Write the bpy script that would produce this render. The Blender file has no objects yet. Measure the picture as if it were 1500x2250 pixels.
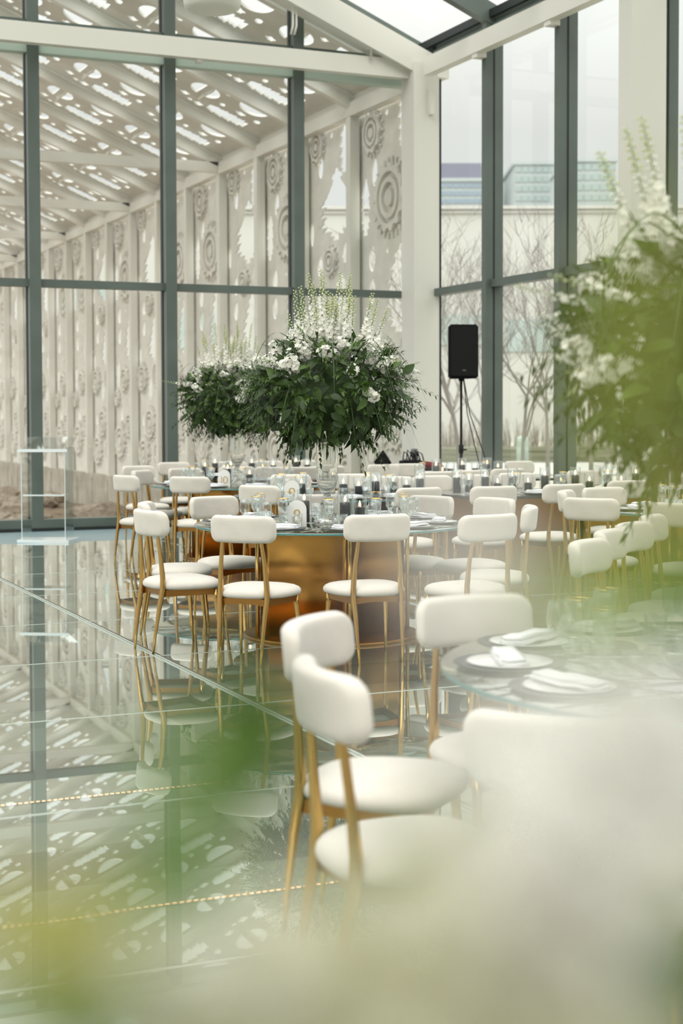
import bpy, bmesh, math, random
from mathutils import Vector, Matrix
random.seed(7)
C = bpy.context.scene.collection
sc = bpy.context.scene
# ------------------------------------------------------------------ camera
F, H0, EYE = 3350.0, 910.0, 1.5
YAW = math.radians(23.8)
RT = Vector((math.cos(YAW), -math.sin(YAW), 0))      # camera right on the ground
FW = Vector((math.sin(YAW), math.cos(YAW), 0))       # camera forward on the ground
PITCH, ROLL = math.radians(2.3), 0.0028
cd = bpy.data.cameras.new('camera')
cam = bpy.data.objects.new('camera', cd); C.objects.link(cam)
cd.sensor_fit = 'HORIZONTAL'; cd.sensor_width = 24; cd.lens = 24*F/1500
cam.location = (0, 0, EYE)
cam.rotation_euler = (Matrix.Rotation(-YAW, 3, 'Z') @ Matrix.Rotation(math.pi/2-PITCH, 3, 'X') @ Matrix.Rotation(-ROLL, 3, 'Z')).to_euler()
cd.shift_y = ((H0 + F*math.tan(PITCH)) - 1125)/1500
cd.dof.use_dof = True; cd.dof.focus_distance = 10.2; cd.dof.aperture_fstop = 2.4
cd.clip_start = 0.02; cd.clip_end = 600
sc.camera = cam
# ------------------------------------------------------------------ sky, exposure
SKY_LOW, SKY_TOP = .80, 3.1
w = bpy.data.worlds.new('World'); sc.world = w; w.use_nodes = True
nt = w.node_tree; bg = nt.nodes['Background']
tc = nt.nodes.new('ShaderNodeTexCoord'); nz = nt.nodes.new('ShaderNodeTexNoise'); cr = nt.nodes.new('ShaderNodeValToRGB')
nz.inputs['Scale'].default_value = 2.2; nz.inputs['Detail'].default_value = 5
cr.color_ramp.elements[0].position = .35; cr.color_ramp.elements[0].color = (.86, .88, .88, 1)
cr.color_ramp.elements[1].position = .62; cr.color_ramp.elements[1].color = (.98, .965, .93, 1)
nt.links.new(tc.outputs['Generated'], nz.inputs['Vector']); nt.links.new(nz.outputs['Fac'], cr.inputs['Fac'])
sx_ = nt.nodes.new('ShaderNodeSeparateXYZ'); nt.links.new(tc.outputs['Generated'], sx_.inputs[0])
mr = nt.nodes.new('ShaderNodeMapRange'); mr.inputs['From Min'].default_value = 0.18; mr.inputs['From Max'].default_value = 0.9
mr.inputs['To Min'].default_value = SKY_LOW; mr.inputs['To Max'].default_value = SKY_TOP
nt.links.new(sx_.outputs['Z'], mr.inputs['Value']); nt.links.new(mr.outputs['Result'], bg.inputs['Strength'])      # overcast sky, brighter overhead
nt.links.new(cr.outputs['Color'], bg.inputs['Color'])
sd = bpy.data.lights.new('sun', 'SUN'); sd.energy = 1.3; sd.angle = math.radians(40); sd.color = (1, .97, .92)
so = bpy.data.objects.new('sun', sd); so.rotation_euler = (math.radians(50), 0, math.radians(-48)); C.objects.link(so)
sc.view_settings.view_transform = 'Standard'; sc.view_settings.look = 'None'
sc.view_settings.gamma = 1; sc.view_settings.exposure = 0.14
sc.cycles.max_bounces = 7; sc.cycles.diffuse_bounces = 3; sc.cycles.glossy_bounces = 4
sc.cycles.transmission_bounces = 6; sc.cycles.transparent_max_bounces = 24
sc.cycles.caustics_reflective = False; sc.cycles.caustics_refractive = False
sc.cycles.sample_clamp_indirect = 4
# ------------------------------------------------------------------ helpers
def W(cx, d, z=0.0):
    v = RT*cx + FW*d; return Vector((v.x, v.y, z))
def P(px, d, z=0.0): return W((px-750)/F*d, d, z)
def MT(name, col, rough=.5, metal=0, bump=0, bscale=40, var=0, vscale=8, sheen=0, spec=.5, trans=0, emit=0, coords='Object'):
    m = bpy.data.materials.new(name); m.use_nodes = True; n = m.node_tree; b = n.nodes['Principled BSDF']
    b.inputs['Base Color'].default_value = (*col, 1); b.inputs['Roughness'].default_value = rough
    b.inputs['Metallic'].default_value = metal; b.inputs['Specular IOR Level'].default_value = spec
    if sheen: b.inputs['Sheen Weight'].default_value = sheen
    if emit: b.inputs['Emission Color'].default_value = (*col, 1); b.inputs['Emission Strength'].default_value = emit
    t = n.nodes.new('ShaderNodeTexCoord')
    if var:
        z = n.nodes.new('ShaderNodeTexNoise'); z.inputs['Scale'].default_value = vscale; z.inputs['Detail'].default_value = 6
        r = n.nodes.new('ShaderNodeValToRGB')
        r.color_ramp.elements[0].color = (*[c*(1-var) for c in col], 1); r.color_ramp.elements[1].color = (*[min(1, c*(1+var)) for c in col], 1)
        r.color_ramp.elements[0].position = .3; r.color_ramp.elements[1].position = .7
        n.links.new(t.outputs[coords], z.inputs['Vector']); n.links.new(z.outputs['Fac'], r.inputs['Fac']); n.links.new(r.outputs['Color'], b.inputs['Base Color'])
    if bump:
        z = n.nodes.new('ShaderNodeTexNoise'); z.inputs['Scale'].default_value = bscale; z.inputs['Detail'].default_value = 4
        u = n.nodes.new('ShaderNodeBump'); u.inputs['Strength'].default_value = bump; u.inputs['Distance'].default_value = .02
        n.links.new(t.outputs[coords], z.inputs['Vector']); n.links.new(z.outputs['Fac'], u.inputs['Height']); n.links.new(u.outputs['Normal'], b.inputs['Normal'])
    if trans:
        tr = n.nodes.new('ShaderNodeBsdfTranslucent'); tr.inputs['Color'].default_value = (*[min(1, c*1.5) for c in col], 1)
        mx = n.nodes.new('ShaderNodeMixShader'); mx.inputs[0].default_value = trans; o = n.nodes['Material Output']
        n.links.new(b.outputs[0], mx.inputs[1]); n.links.new(tr.outputs[0], mx.inputs[2]); n.links.new(mx.outputs[0], o.inputs[0])
    return m
def thin_glass(name, tint, f0=.05, fk=.9, power=5, rough=0.0):
    m = bpy.data.materials.new(name); m.use_nodes = True; n = m.node_tree; n.nodes.remove(n.nodes['Principled BSDF'])
    o = n.nodes['Material Output']; tr = n.nodes.new('ShaderNodeBsdfTransparent'); tr.inputs[0].default_value = (*tint, 1)
    gl = n.nodes.new('ShaderNodeBsdfGlossy'); gl.inputs['Roughness'].default_value = rough; gl.inputs[0].default_value = (.95, .98, .96, 1)
    lw = n.nodes.new('ShaderNodeLayerWeight'); lw.inputs[0].default_value = .5
    p = n.nodes.new('ShaderNodeMath'); p.operation = 'POWER'; p.inputs[1].default_value = power
    a = n.nodes.new('ShaderNodeMath'); a.operation = 'MULTIPLY_ADD'; a.inputs[1].default_value = fk; a.inputs[2].default_value = f0; a.use_clamp = True
    mx = n.nodes.new('ShaderNodeMixShader')
    n.links.new(lw.outputs['Facing'], p.inputs[0]); n.links.new(p.outputs[0], a.inputs[0]); n.links.new(a.outputs[0], mx.inputs[0])
    n.links.new(tr.outputs[0], mx.inputs[1]); n.links.new(gl.outputs[0], mx.inputs[2]); n.links.new(mx.outputs[0], o.inputs[0])
    return m
def milky(m, col, fac):                                   # adds a fritted, diffuse layer to a thin glass
    n = m.node_tree; o = n.nodes['Material Output']; tr = n.nodes['Transparent BSDF']; mx = n.nodes['Mix Shader']
    df = n.nodes.new('ShaderNodeBsdfDiffuse'); df.inputs[0].default_value = (*col, 1); m2 = n.nodes.new('ShaderNodeMixShader'); m2.inputs[0].default_value = fac
    n.links.new(tr.outputs[0], m2.inputs[1]); n.links.new(df.outputs[0], m2.inputs[2]); n.links.new(m2.outputs[0], mx.inputs[1]); return m
def crystal(name, mixt=.3):
    m = bpy.data.materials.new(name); m.use_nodes = True; n = m.node_tree; n.nodes.remove(n.nodes['Principled BSDF'])
    o = n.nodes['Material Output']; tr = n.nodes.new('ShaderNodeBsdfTransparent'); g = n.nodes.new('ShaderNodeBsdfGlass'); g.inputs['IOR'].default_value = 1.45
    g.inputs[0].default_value = (.98, .99, .98, 1); mx = n.nodes.new('ShaderNodeMixShader'); mx.inputs[0].default_value = mixt
    n.links.new(g.outputs[0], mx.inputs[1]); n.links.new(tr.outputs[0], mx.inputs[2]); n.links.new(mx.outputs[0], o.inputs[0])
    return m
M = dict(
 white=MT('white_paint', (.72, .70, .63), .45, bump=.02, bscale=60),
 mull=MT('green_grey_frame', (.105, .130, .112), .38, var=.12, vscale=2),
 seal=MT('black_seal', (.012, .016, .015), .5),
 roofpane=thin_glass('roof_glass', (.96, .98, .965), .02, .35, 5),
 pane=thin_glass('window_glass', (.93, .965, .945), .05, .85, 5),
 floorglass=thin_glass('floor_glass', (.74, .82, .75), .17, .95, 2.6),
 edge=MT('glass_edge', (.50, .56, .50), .2),
 sub=MT('pale_subfloor', (.66, .64, .56), .8, var=.1, vscale=.8),
 beam=MT('dark_beam', (.10, .085, .06), .6),
 strip=MT('blue_grey_strip', (.22, .30, .32), .35),
 stone=MT('cast_panel', (.84, .81, .745), .8, bump=.25, bscale=9, var=.08, vscale=3),
 post=MT('post_paint', (.86, .835, .77), .6),
 roofp=MT('roof_panel_metal', (.76, .745, .69), .6, var=.06, vscale=2),
 plinth=MT('concrete_plinth', (.50, .46, .39), .9, bump=.3, bscale=5, var=.2, vscale=2.5),
 dirt=MT('stony_dirt', (.26, .20, .145), .95, bump=.9, bscale=6, var=.5, vscale=3),
 rock=MT('rock', (.32, .265, .21), .9, bump=.7, bscale=6, var=.35, vscale=5),
 ground=MT('winter_lawn', (.42, .40, .33), .95, bump=.3, bscale=3, var=.2, vscale=.3),
 path=MT('pale_path', (.46, .45, .41), .9),
 fabric=MT('ivory_velvet', (.655, .61, .54), .9, bump=.12, bscale=220, sheen=.4, spec=.15, var=.03, vscale=12),
 brass=MT('brushed_brass', (.52, .33, .115), .18, 1),
 brassdull=MT('satin_brass', (.33, .165, .045), .28, 1, var=.08, vscale=2),
 tglass=thin_glass('table_glass', (.74, .77, .73), .16, .9, 3),
 tedge=MT('teal_glass_edge', (.03, .20, .19), .12),
 black=MT('black_top', (.03, .035, .035), .12),
 charger=MT('charger_dark', (.055, .06, .062), .3),
 china=MT('white_china', (.82, .82, .80), .15),
 linen=MT('white_linen', (.86, .87, .89), .85, bump=.15, bscale=60),
 silver=MT('silver', (.75, .74, .70), .18, 1),
 gold=MT('gold_rim', (.85, .56, .2), .2, 1),
 crystal=crystal('crystal', .12), glass=thin_glass('drinking_glass', (.97, .98, .98), .07, .9, 2.6),
 tube=thin_glass('cylinder_glass', (.96, .97, .97), .05, .8, 4),
 acrylic=thin_glass('clear_acrylic', (.965, .975, .975), .05, .7, 4),
 acredge=MT('acrylic_edge', (.80, .86, .86), .15),
 wax=MT('black_wax', (.022, .025, .03), .45), wick=MT('wick', (.02, .02, .02), .9),
 flame=MT('flame', (1, .50, .16), .5, emit=9), led=MT('led', (1, .48, .24), .5, emit=8),
 card=MT('frosted_card', (.80, .80, .76), .5), numeral=MT('gold_numeral', (.66, .47, .20), .35, .6),
 blackp=MT('black_plastic', (.008, .008, .009), .8, spec=.15, bump=.1, bscale=200), blackm=MT('black_metal', (.008, .008, .008), .6, spec=.2), greyp=MT('grey_plastic', (.12, .12, .12), .5),
 red=MT('dark_red', (.22, .015, .02), .4),
 leafd=MT('leaf_dark', (.036, .068, .015), .38, trans=.25, var=.4, vscale=9, spec=.35),
 leafm=MT('leaf_mid', (.085, .150, .030), .40, trans=.3, var=.35, vscale=9, spec=.35),
 leafl=MT('leaf_lime', (.26, .29, .06), .5, trans=.45, var=.25, vscale=12),
 olive=MT('leaf_olive', (.25, .245, .06), .5, trans=.4), lime=MT('leaf_fresh', (.15, .22, .02), .5, trans=.45),
 stem=MT('stem_green', (.16, .24, .07), .5),
 petal=MT('petal_white', (.86, .84, .74), .7, trans=.35), bud=MT('bud_green', (.60, .62, .38), .6, trans=.3),
 sage=MT('petal_sage', (.60, .59, .45), .7, trans=.4, var=.08, vscale=20), cream=MT('petal_cream', (.78, .76, .68), .7, trans=.45, var=.06, vscale=20),
 bark=MT('bark', (.22, .20, .18), .9), shrub=MT('red_twig', (.37, .33, .28), .9),
 facade=MT('pale_facade', (.54, .53, .50), .8, var=.05, vscale=.2), teal=MT('teal_glazing', (.40, .47, .455), .3, var=.1, vscale=.3),
 tower=MT('purple_grey_tower', (.20, .20, .27), .6), towerg=MT('green_glass_tower', (.35, .42, .41), .4), window=MT('tower_window', (.28, .35, .42), .2),
 palest=MT('tower_pale', (.44, .48, .48), .6), hedge=MT('hedge', (.20, .20, .14), .9, bump=.8, bscale=6), stele=MT('pale_green_pillar', (.38, .48, .43), .6, var=.3, vscale=3),
)
def obj(name, me, mat=None, parent=None, mats=None):
    if isinstance(me, bmesh.types.BMesh):
        b = me; me = bpy.data.meshes.new(name); b.to_mesh(me); b.free()
    for m_ in (mats or [mat]): me.materials.append(M[m_] if isinstance(m_, str) else m_)
    o = bpy.data.objects.new(name, me); C.objects.link(o)
    if parent: o.parent = parent
    return o
def tag(o, label, cat, group=None, kind=None):
    o['label'] = label; o['category'] = cat
    if group: o['group'] = group
    if kind: o['kind'] = kind
    return o
def struct(name, me, mat, mats=None):
    o = obj(name, me, mat, mats=mats); o['kind'] = 'structure'; return o
def empty(name, loc=(0, 0, 0), rz=0):
    o = bpy.data.objects.new(name, None); C.objects.link(o); o.location = loc; o.rotation_euler = (0, 0, rz); o.empty_display_size = .1
    return o
def dup(o, parent=None):
    c = o.copy(); C.objects.link(c); c.parent = parent
    for ch in o.children: dup(ch, c)
    return c
def smooth(b, on=True):
    for f in b.faces: f.smooth = on
    return b
def box(b, x0, x1, y0, y1, z0, z1, mi=0, mat=None):
    vs = [b.verts.new(v) for v in [(x0, y0, z0), (x1, y0, z0), (x1, y1, z0), (x0, y1, z0), (x0, y0, z1), (x1, y0, z1), (x1, y1, z1), (x0, y1, z1)]]
    for q in [(3, 2, 1, 0), (4, 5, 6, 7), (0, 1, 5, 4), (1, 2, 6, 5), (2, 3, 7, 6), (3, 0, 4, 7)]:
        f = b.faces.new([vs[i] for i in q]); f.material_index = mi
    if mat: bmesh.ops.transform(b, matrix=mat, verts=vs)
    return vs
def NB(): return bmesh.new()
def bar(b, p, q, wd, hg, up=(0, 0, 1), mi=0):           # square bar between two points
    p, q = Vector(p), Vector(q); d = (q-p); L = d.length; d.normalize(); s = d.cross(Vector(up)).normalized(); u = s.cross(d)
    vs = []
    for e in (p, q):
        for a, c in ((-1, -1), (1, -1), (1, 1), (-1, 1)): vs.append(b.verts.new(e + s*a*wd/2 + u*c*hg/2))
    for k in range(4): f = b.faces.new((vs[k], vs[(k+1) % 4], vs[4+(k+1) % 4], vs[4+k])); f.material_index = mi
    b.faces.new(vs[3::-1]).material_index = mi; b.faces.new(vs[4:]).material_index = mi
def tube(b, pts, rs, n=8, mi=0, cap=True):
    pts = [Vector(p) for p in pts]; rings = []
    if not hasattr(rs, '__len__'): rs = [rs]*len(pts)
    ref = None
    for i, p in enumerate(pts):
        d = (pts[min(i+1, len(pts)-1)] - pts[max(i-1, 0)]).normalized()
        if ref is None: ref = Vector((0, 0, 1)).cross(d) if abs(d.z) < .9 else Vector((1, 0, 0)).cross(d)
        s = (ref - d*ref.dot(d)).normalized(); ref = s; u = d.cross(s)
        rings.append([b.verts.new(p + (s*math.cos(2*math.pi*k/n) + u*math.sin(2*math.pi*k/n))*rs[i]) for k in range(n)])
    for a, c in zip(rings, rings[1:]):
        for k in range(n): f = b.faces.new((a[k], a[(k+1) % n], c[(k+1) % n], c[k])); f.smooth = True; f.material_index = mi
    if cap: b.faces.new(rings[0][::-1]).material_index = mi; b.faces.new(rings[-1]).material_index = mi
def lathe(b, prof, n=24, c=(0, 0, 0), mi=0, sm=True):
    rings = []
    for r, z in prof:
        rings.append([b.verts.new((c[0]+r*math.cos(2*math.pi*k/n), c[1]+r*math.sin(2*math.pi*k/n), c[2]+z)) for k in range(n)] if r > 1e-6 else [b.verts.new((c[0], c[1], c[2]+z))])
    for a, d in zip(rings, rings[1:]):
        for k in range(n):
            q = [a[k % len(a)], a[(k+1) % len(a)], d[(k+1) % len(d)], d[k % len(d)]]
            q2 = []
            for v in q:
                if v not in q2: q2.append(v)
            if len(q2) > 2: f = b.faces.new(q2); f.smooth = sm; f.material_index = mi
def loops(b, ls, mi=0, close=True):                       # skin a stack of equal loops, fan the ends
    rs = [[b.verts.new(v) for v in l] for l in ls]; n = len(rs[0])
    for a, c in zip(rs, rs[1:]):
        for k in range(n): f = b.faces.new((a[k], a[(k+1) % n], c[(k+1) % n], c[k])); f.smooth = True; f.material_index = mi
    if close:
        for r, rev in ((rs[0], True), (rs[-1], False)):
            f = b.faces.new(r[::-1] if rev else r); f.smooth = True; f.material_index = mi
def filled(loopsets, ext):                                # 2D outlines with holes -> thick plate mesh in local XY
    cu = bpy.data.curves.new('t', 'CURVE'); cu.dimensions = '2D'; cu.fill_mode = 'BOTH'; cu.extrude = ext
    for l in loopsets:
        s = cu.splines.new('POLY'); s.points.add(len(l)-1); s.use_cyclic_u = True
        for i, (x, y) in enumerate(l): s.points[i].co = (x, y, 0, 1)
    o = bpy.data.objects.new('t', cu); C.objects.link(o)
    me = bpy.data.meshes.new_from_object(o.evaluated_get(bpy.context.evaluated_depsgraph_get()))
    bpy.data.objects.remove(o); bpy.data.curves.remove(cu); me.materials.clear()
    return me
def circ(cx, cy, rx, ry=None, n=28, a0=0, a1=2*math.pi):
    ry = ry or rx; full = abs(a1-a0-2*math.pi) < 1e-6
    return [(cx+rx*math.cos(a0+(a1-a0)*k/(n if full else n-1)), cy+ry*math.sin(a0+(a1-a0)*k/(n if full else n-1))) for k in range(n)]
def gear(cx, cy, r, t=20, d=.12):
    return [(cx+r*(1-(d if (k//2) % 2 else 0))*math.cos(math.pi*k/t/1.0/2*2), cy+r*(1-(d if (k//2) % 2 else 0))*math.sin(math.pi*k/t)) for k in range(2*t)]
def jag(cx, cy, ws, st):                                  # stepped, saw-edged slot
    n = len(ws); L, R = [], []
    for i, q in enumerate(ws):
        y0 = cy - n*st/2 + i*st
        R += [(cx+q, y0+.004), (cx+q*.72, y0+st-.004)]; L += [(cx-q*.85, y0+.004), (cx-q*.6, y0+st-.004)]
    return R + L[::-1]

# ================================================================== SETTING
YB, XR, ZT, ZE = 19.7, 9.95, 3.2, 6.31
MX = [-3.2, -1.4, .5, 2.5, 4.34, 6.16, 8.0]; MY = [17.52, 15.74, 13.75, 12.0, 10.1, 8.2, 6.3, 4.4, 2.5, .6, -1.3]
SL = .415
def roofz(x): return ZE + SL*(XR-x)
milky(M['floorglass'], (.52, .56, .48), .38)
# --- floor of glass slabs over a void
fx = [-5.05, -2.45, .15, 2.75, 5.35, 7.95, 9.8]; fy = [-3.0, -1.25, .47, 2.2, 3.93, 5.65, 7.38, 9.1, 10.83, 12.56, 14.29, 16.02, 17.75]
b = NB()
for i in range(len(fx)-1):
    for j in range(len(fy)-1):
        vs = [b.verts.new(v) for v in ((fx[i]+.008, fy[j]+.008, 0), (fx[i+1]-.008, fy[j]+.008, 0), (fx[i+1]-.008, fy[j+1]-.008, 0), (fx[i]+.008, fy[j+1]-.008, 0))]
        b.faces.new(vs)
struct('floor', b, 'floorglass')
b = NB()
for x in fx[1:-1]:
    for s in (-1, 1): box(b, x+s*.014-.005, x+s*.014+.005, fy[0], fy[-1], -.03, .0015)
    box(b, x+.022, x+.038, fy[0], fy[-1], -.02, .001, 1)
    box(b, x-.06, x+.06, fy[0], fy[-1], -.30, -.16, 1)
for y in fy[:-1]:
    box(b, fx[0], fx[-1], y-.007, y+.007, -.03, .0012)
    box(b, fx[0], fx[-1], y+.008, y+.014, -.02, .0008, 1)
    box(b, fx[0], fx[-1], y-.03, y+.03, -.28, -.15, 1)
struct('trim_1', b, None, mats=['edge', 'beam'])
b = NB(); box(b, -5.1, 9.9, -3.1, 17.8, -.7, -.6); struct('floor_below', b, 'sub')
b = NB(); box(b, -5.1, XR-.1, fy[-1], YB-.05, -.1, 0); box(b, 9.8, XR-.05, -3, fy[-1], -.1, 0); struct('floor_border', b, 'strip')
# --- back glass wall
b = NB()
for x in MX:
    zt = roofz(x)
    box(b, x-.075, x+.075, YB-.16, YB+.05, .1, zt)
    box(b, x-.085, x-.06, YB-.02, YB+.06, .1, zt, 1)
for z, hh in ((ZT, .05), (6.50, .05)):
    box(b, -4, XR-.3, YB-.1, YB+.03, z-hh, z+hh)
box(b, -4, XR-.3, YB-.17, YB+.05, 0, .15); box(b, -4, XR-.3, YB-.20, YB-.12, 0, .04, 1)
struct('wall_back', b, None, mats=['mull', 'seal'])
b = NB(); xs = [-4]+MX+[XR-.25]
for k in range(len(xs)-1):
    b = NB(); x0, x1 = xs[k], xs[k+1]
    b.faces.new([b.verts.new(v) for v in ((x0, YB, .1), (x1, YB, .1), (x1, YB, roofz(x1)), (x0, YB, roofz(x0)))])
    struct('window_%d' % (k+1), b, 'pane')
b = NB(); box(b, -4, XR-.3, YB-.12, YB+.04, 6.13, 6.32); struct('trim_2', b, MT('pale_green_head', (.50, .60, .52), .5))
# --- right glass wall
b = NB()
for y in MY:
    box(b, XR-.19, XR+.02, y-.055, y+.055, 0, 6.75); box(b, XR-.06, XR+.06, y-.066, y+.066, 0, 6.75); box(b, XR-.075, XR-.06, y-.066, y-.054, 0, 6.75, 1)
box(b, XR-.10, XR+.04, YB-.55, YB-.45, 0, 6.7, 1)
box(b, XR-.12, XR+.02, -3, YB-.4, ZT-.05, ZT+.05); box(b, XR-.12, XR+.04, -3, YB-.4, 0, .12)
struct('wall_right', b, None, mats=['mull', 'seal'])
ys = [YB-.5]+MY+[-3]
for k in range(len(ys)-1):
    b = NB(); b.faces.new([b.verts.new(v) for v in ((XR, ys[k], .1), (XR, ys[k+1], .1), (XR, ys[k+1], 6.75), (XR, ys[k], 6.75))])
    struct('window_%d' % (k+20), b, 'pane')
# --- white steel: corner column, second column, beams, big rafter
b = NB(); box(b, 9.516, 9.909, 19.06, 19.45, 0, ZE+.06); struct('trim_3', b, 'white')
for i, y in enumerate((13.5, 7.9, 2.3)):
    b = NB(); box(b, 9.2, 9.63, y-.12, y+.12, 0, 7.0); struct('trim_%d' % (4+i), b, 'white')
b = NB(); bar(b, (XR-.27, -3, ZE-.03), (XR-.27, YB-.75, ZE-.03), .14, .24)
for y in MY: box(b, XR-.33, XR-.19, y-.07, y+.07, ZE-.21, ZE-.15)
struct('trim_8', b, 'white')
b = NB(); bar(b, (-4, YB-.42, ZE-.02), (XR-.3, YB-.42, ZE-.02), .14, .25); struct('trim_9', b, 'white')
b = NB()
for y, hgt in ((19.25, .36), (13.5, .34), (7.9, .34), (2.3, .34)):
    bar(b, (XR-.15, y, ZE+.02), (0.5, y, roofz(.5)-.06), .30, hgt); bar(b, (-9, y, roofz(.5)-.06-SL*9.5), (.5, y, roofz(.5)-.06), .30, hgt)
struct('trim_10', b, 'white')
# --- glazed roof
b = NB()
for y in [YB-.02]+MY:
    bar(b, (XR+.05, y, ZE+.30), (.5, y, roofz(.5)+.34), .13, .26)
    bar(b, (-9, y, roofz(.5)+.34-SL*9.5), (.5, y, roofz(.5)+.34), .13, .26)
for t in (-.02, 2.2, 4.4, 6.6, 8.8):
    z = roofz(XR-t)+.32; bar(b, (XR-t, -3, z), (XR-t, YB, z), .12, .16)
bar(b, (XR+.02, -3, ZE+.2), (XR+.02, YB, ZE+.2), .22, .10, mi=0); bar(b, (XR-.12, -3, ZE+.36), (XR-.12, YB, ZE+.36), .06, .10, mi=1)
struct('ceiling', b, None, mats=['mull', 'seal'])
b = NB()
for xa, xb in ((XR+.1, .5), (.5, -9)):
    za = roofz(XR+.1)+.42 if xa > 1 else roofz(.5)+.42; zb = roofz(.5)+.42 if xb == .5 else roofz(.5)+.42-SL*9.5
    b.faces.new([b.verts.new(v) for v in ((xa, -3, za), (xa, YB, za), (xb, YB, zb), (xb, -3, zb))])
struct('ceiling_glass', b, 'roofpane')
# wall behind the photographer and on the far left of the hall
b = NB()
for k in range(11): box(b, -9+k*1.83, -8.86+k*1.83, -3.2, -3.05, 0, 6.6)
box(b, -9.2, XR+.1, -3.2, -3.05, 0, .2); box(b, -9.2, XR+.1, -3.2, -3.05, 3.1, 3.3); struct('wall_front', b, 'mull')
b = NB()
for k in range(13): box(b, -9.1, -8.8, -3+k*1.83, -2.85+k*1.83, 0, 6.6)
box(b, -9.1, -8.9, -3, YB, 3.1, 3.3); struct('wall_left', b, 'mull')
b = NB(); box(b, -9.2, -5.1, -3.1, YB, -.7, 0); struct('floor_side', b, MT('pale_stone_floor', (.55, .54, .49), .25))

# fixtures of the hall
b = NB(); p = P(472, 16.0); z = 5.82
lathe(b, [(0, -.02), (.24, 0), (.29, .03), (.30, .1), (.30, .55), (.26, .6), (0, .6)], 32); o = obj('ceiling_lamp', b, 'white'); o.location = (p.x, p.y, 5.69)
b = NB(); lathe(b, [(.02, .6), (.02, 3.2)], 8); obj('mounting_pole', b, 'white', o)
tag(o, 'round white drum fitting hanging above the long white cross beam', 'ceiling lamp')
b = NB()
for s in (-1, 1):
    x0 = 7.80+s*.025; yy = YB-.50
    tube(b, [(x0-.30, yy, 7.32), (x0-.08, yy, 7.22), (x0, yy, 7.1), (x0, yy, 6.72), (x0-.03, yy, 6.60)], .016, 8)
o = tag(obj('conduit_pipe', b, 'white'), 'pair of thin white conduit pipes dropping onto the cross beam', 'pipe')
b = NB(); tube(b, [(8.5, YB-.52, 7.0), (8.85, YB-.52, 6.88), (8.92, YB-.52, 6.8), (8.92, YB-.52, 6.35)], .014, 8); box(b, 8.86, 8.98, YB-.56, YB-.48, 6.5, 6.56)
tag(obj('conduit_pipe', b, 'white'), 'single bent white conduit pipe near the corner column', 'pipe')
p = P(445, 20.2); b = NB(); lathe(b, [(0, -.07), (.05, -.06), (.055, .03), (.03, .05), (0, .05)], 16); o = obj('spotlight', b, 'white'); o.location = (p.x, YB-.42, 6.18)
tag(o, 'small white spotlight under the long cross beam', 'spotlight')
b = NB(); box(b, -.03, .03, -.03, .03, .04, .14); obj('bracket', b, 'white', o)
b = NB(); box(b, 9.74, 9.80, 18.98, 19.06, 5.65, 6.0); tag(obj('sensor_box', b, 'white'), 'small white sensor box at the top of the corner column', 'sensor')

# ================================================================== OUTDOOR CANOPY
PY = [22.13+2.08*k for k in range(-1, 19)]; BW = 2.08; EZ = 6.31
holeG = [jag(1.55, 5.85, [.08, .15, .2, .14, .22, .13, .24, .15, .19, .10], .085), circ(.55, 5.25, .10, .22, 14), jag(.2, 4.75, [.08, .14, .18, .15, .18, .15, .17, .12, .07], .1),
         circ(.45, 3.92, .12, .2, 16), circ(.45, 3.42, .12, .2, 16), jag(1.42, 3.4, [.2, .42, .62, .54, .66, .58, .62, .5, .56, .38, .44, .24, .26, .1], .095), jag(.3, 2.5, [.08, .18, .14, .2, .16, .18, .1], .09),
         jag(1.5, 2.0, [.06, .12, .10, .16, .1, .12, .06], .085), circ(.6, 1.55, .09, .18, 14), circ(.98, 6.1, .05), circ(1.0, 4.0, .04), circ(1.9, 4.9, .05), circ(1.85, .55, .05)]
relG = ((1.15, 4.78, .52, 26), (.52, 5.85, .32, 18), (.95, 2.35, .30, 18), (.55, .85, .42, 26), (1.35, 1.25, .30, 18), (.3, 1.9, .2, 12), (1.75, 2.55, .2, 12))
holeH = [jag(1.45, 5.8, [.1, .17, .12, .22, .14, .24, .15, .2, .1], .085), jag(1.12, 4.95, [.14, .34, .66, .84, .70, .86, .70, .84, .66, .5, .36, .24, .28, .12], .085), circ(.12, 4.55, .07, .2, 16),
         circ(.5, 5.62, .10, .17, 14), jag(1.5, 4.12, [.1, .2, .14, .1], .08), circ(.45, 3.98, .11, .18, 14), circ(.45, 3.5, .11, .18, 14), jag(1.3, 3.25, [.2, .5, .70, .58, .68, .5, .54, .36, .42, .24, .26, .12], .09),
         jag(.14, 2.9, [.05, .1, .08, .1, .05], .09), jag(.9, 2.1, [.06, .16, .12, .2, .14, .1], .085), circ(1.6, 1.75, .08, .2, 14), circ(.35, 1.4, .08, .16, 12), circ(1.95, 3.95, .05), circ(.95, 6.1, .05)]
relH = ((.42, 5.98, .26, 16), (1.86, 5.35, .18, 12), (.95, 4.02, .24, 14), (.4, 2.35, .32, 18), (1.55, 2.4, .3, 18), (1.0, 1.3, .36, 22), (.5, .6, .38, 22), (1.6, .6, .32, 18))
def ring(cx, cy, r, t): return [gear(cx, cy, r, t), circ(cx, cy, r*.76, n=32)], [circ(cx, cy, r*.6), circ(cx, cy, r*.45)], [circ(cx, cy, r*.25, n=16)]
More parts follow.
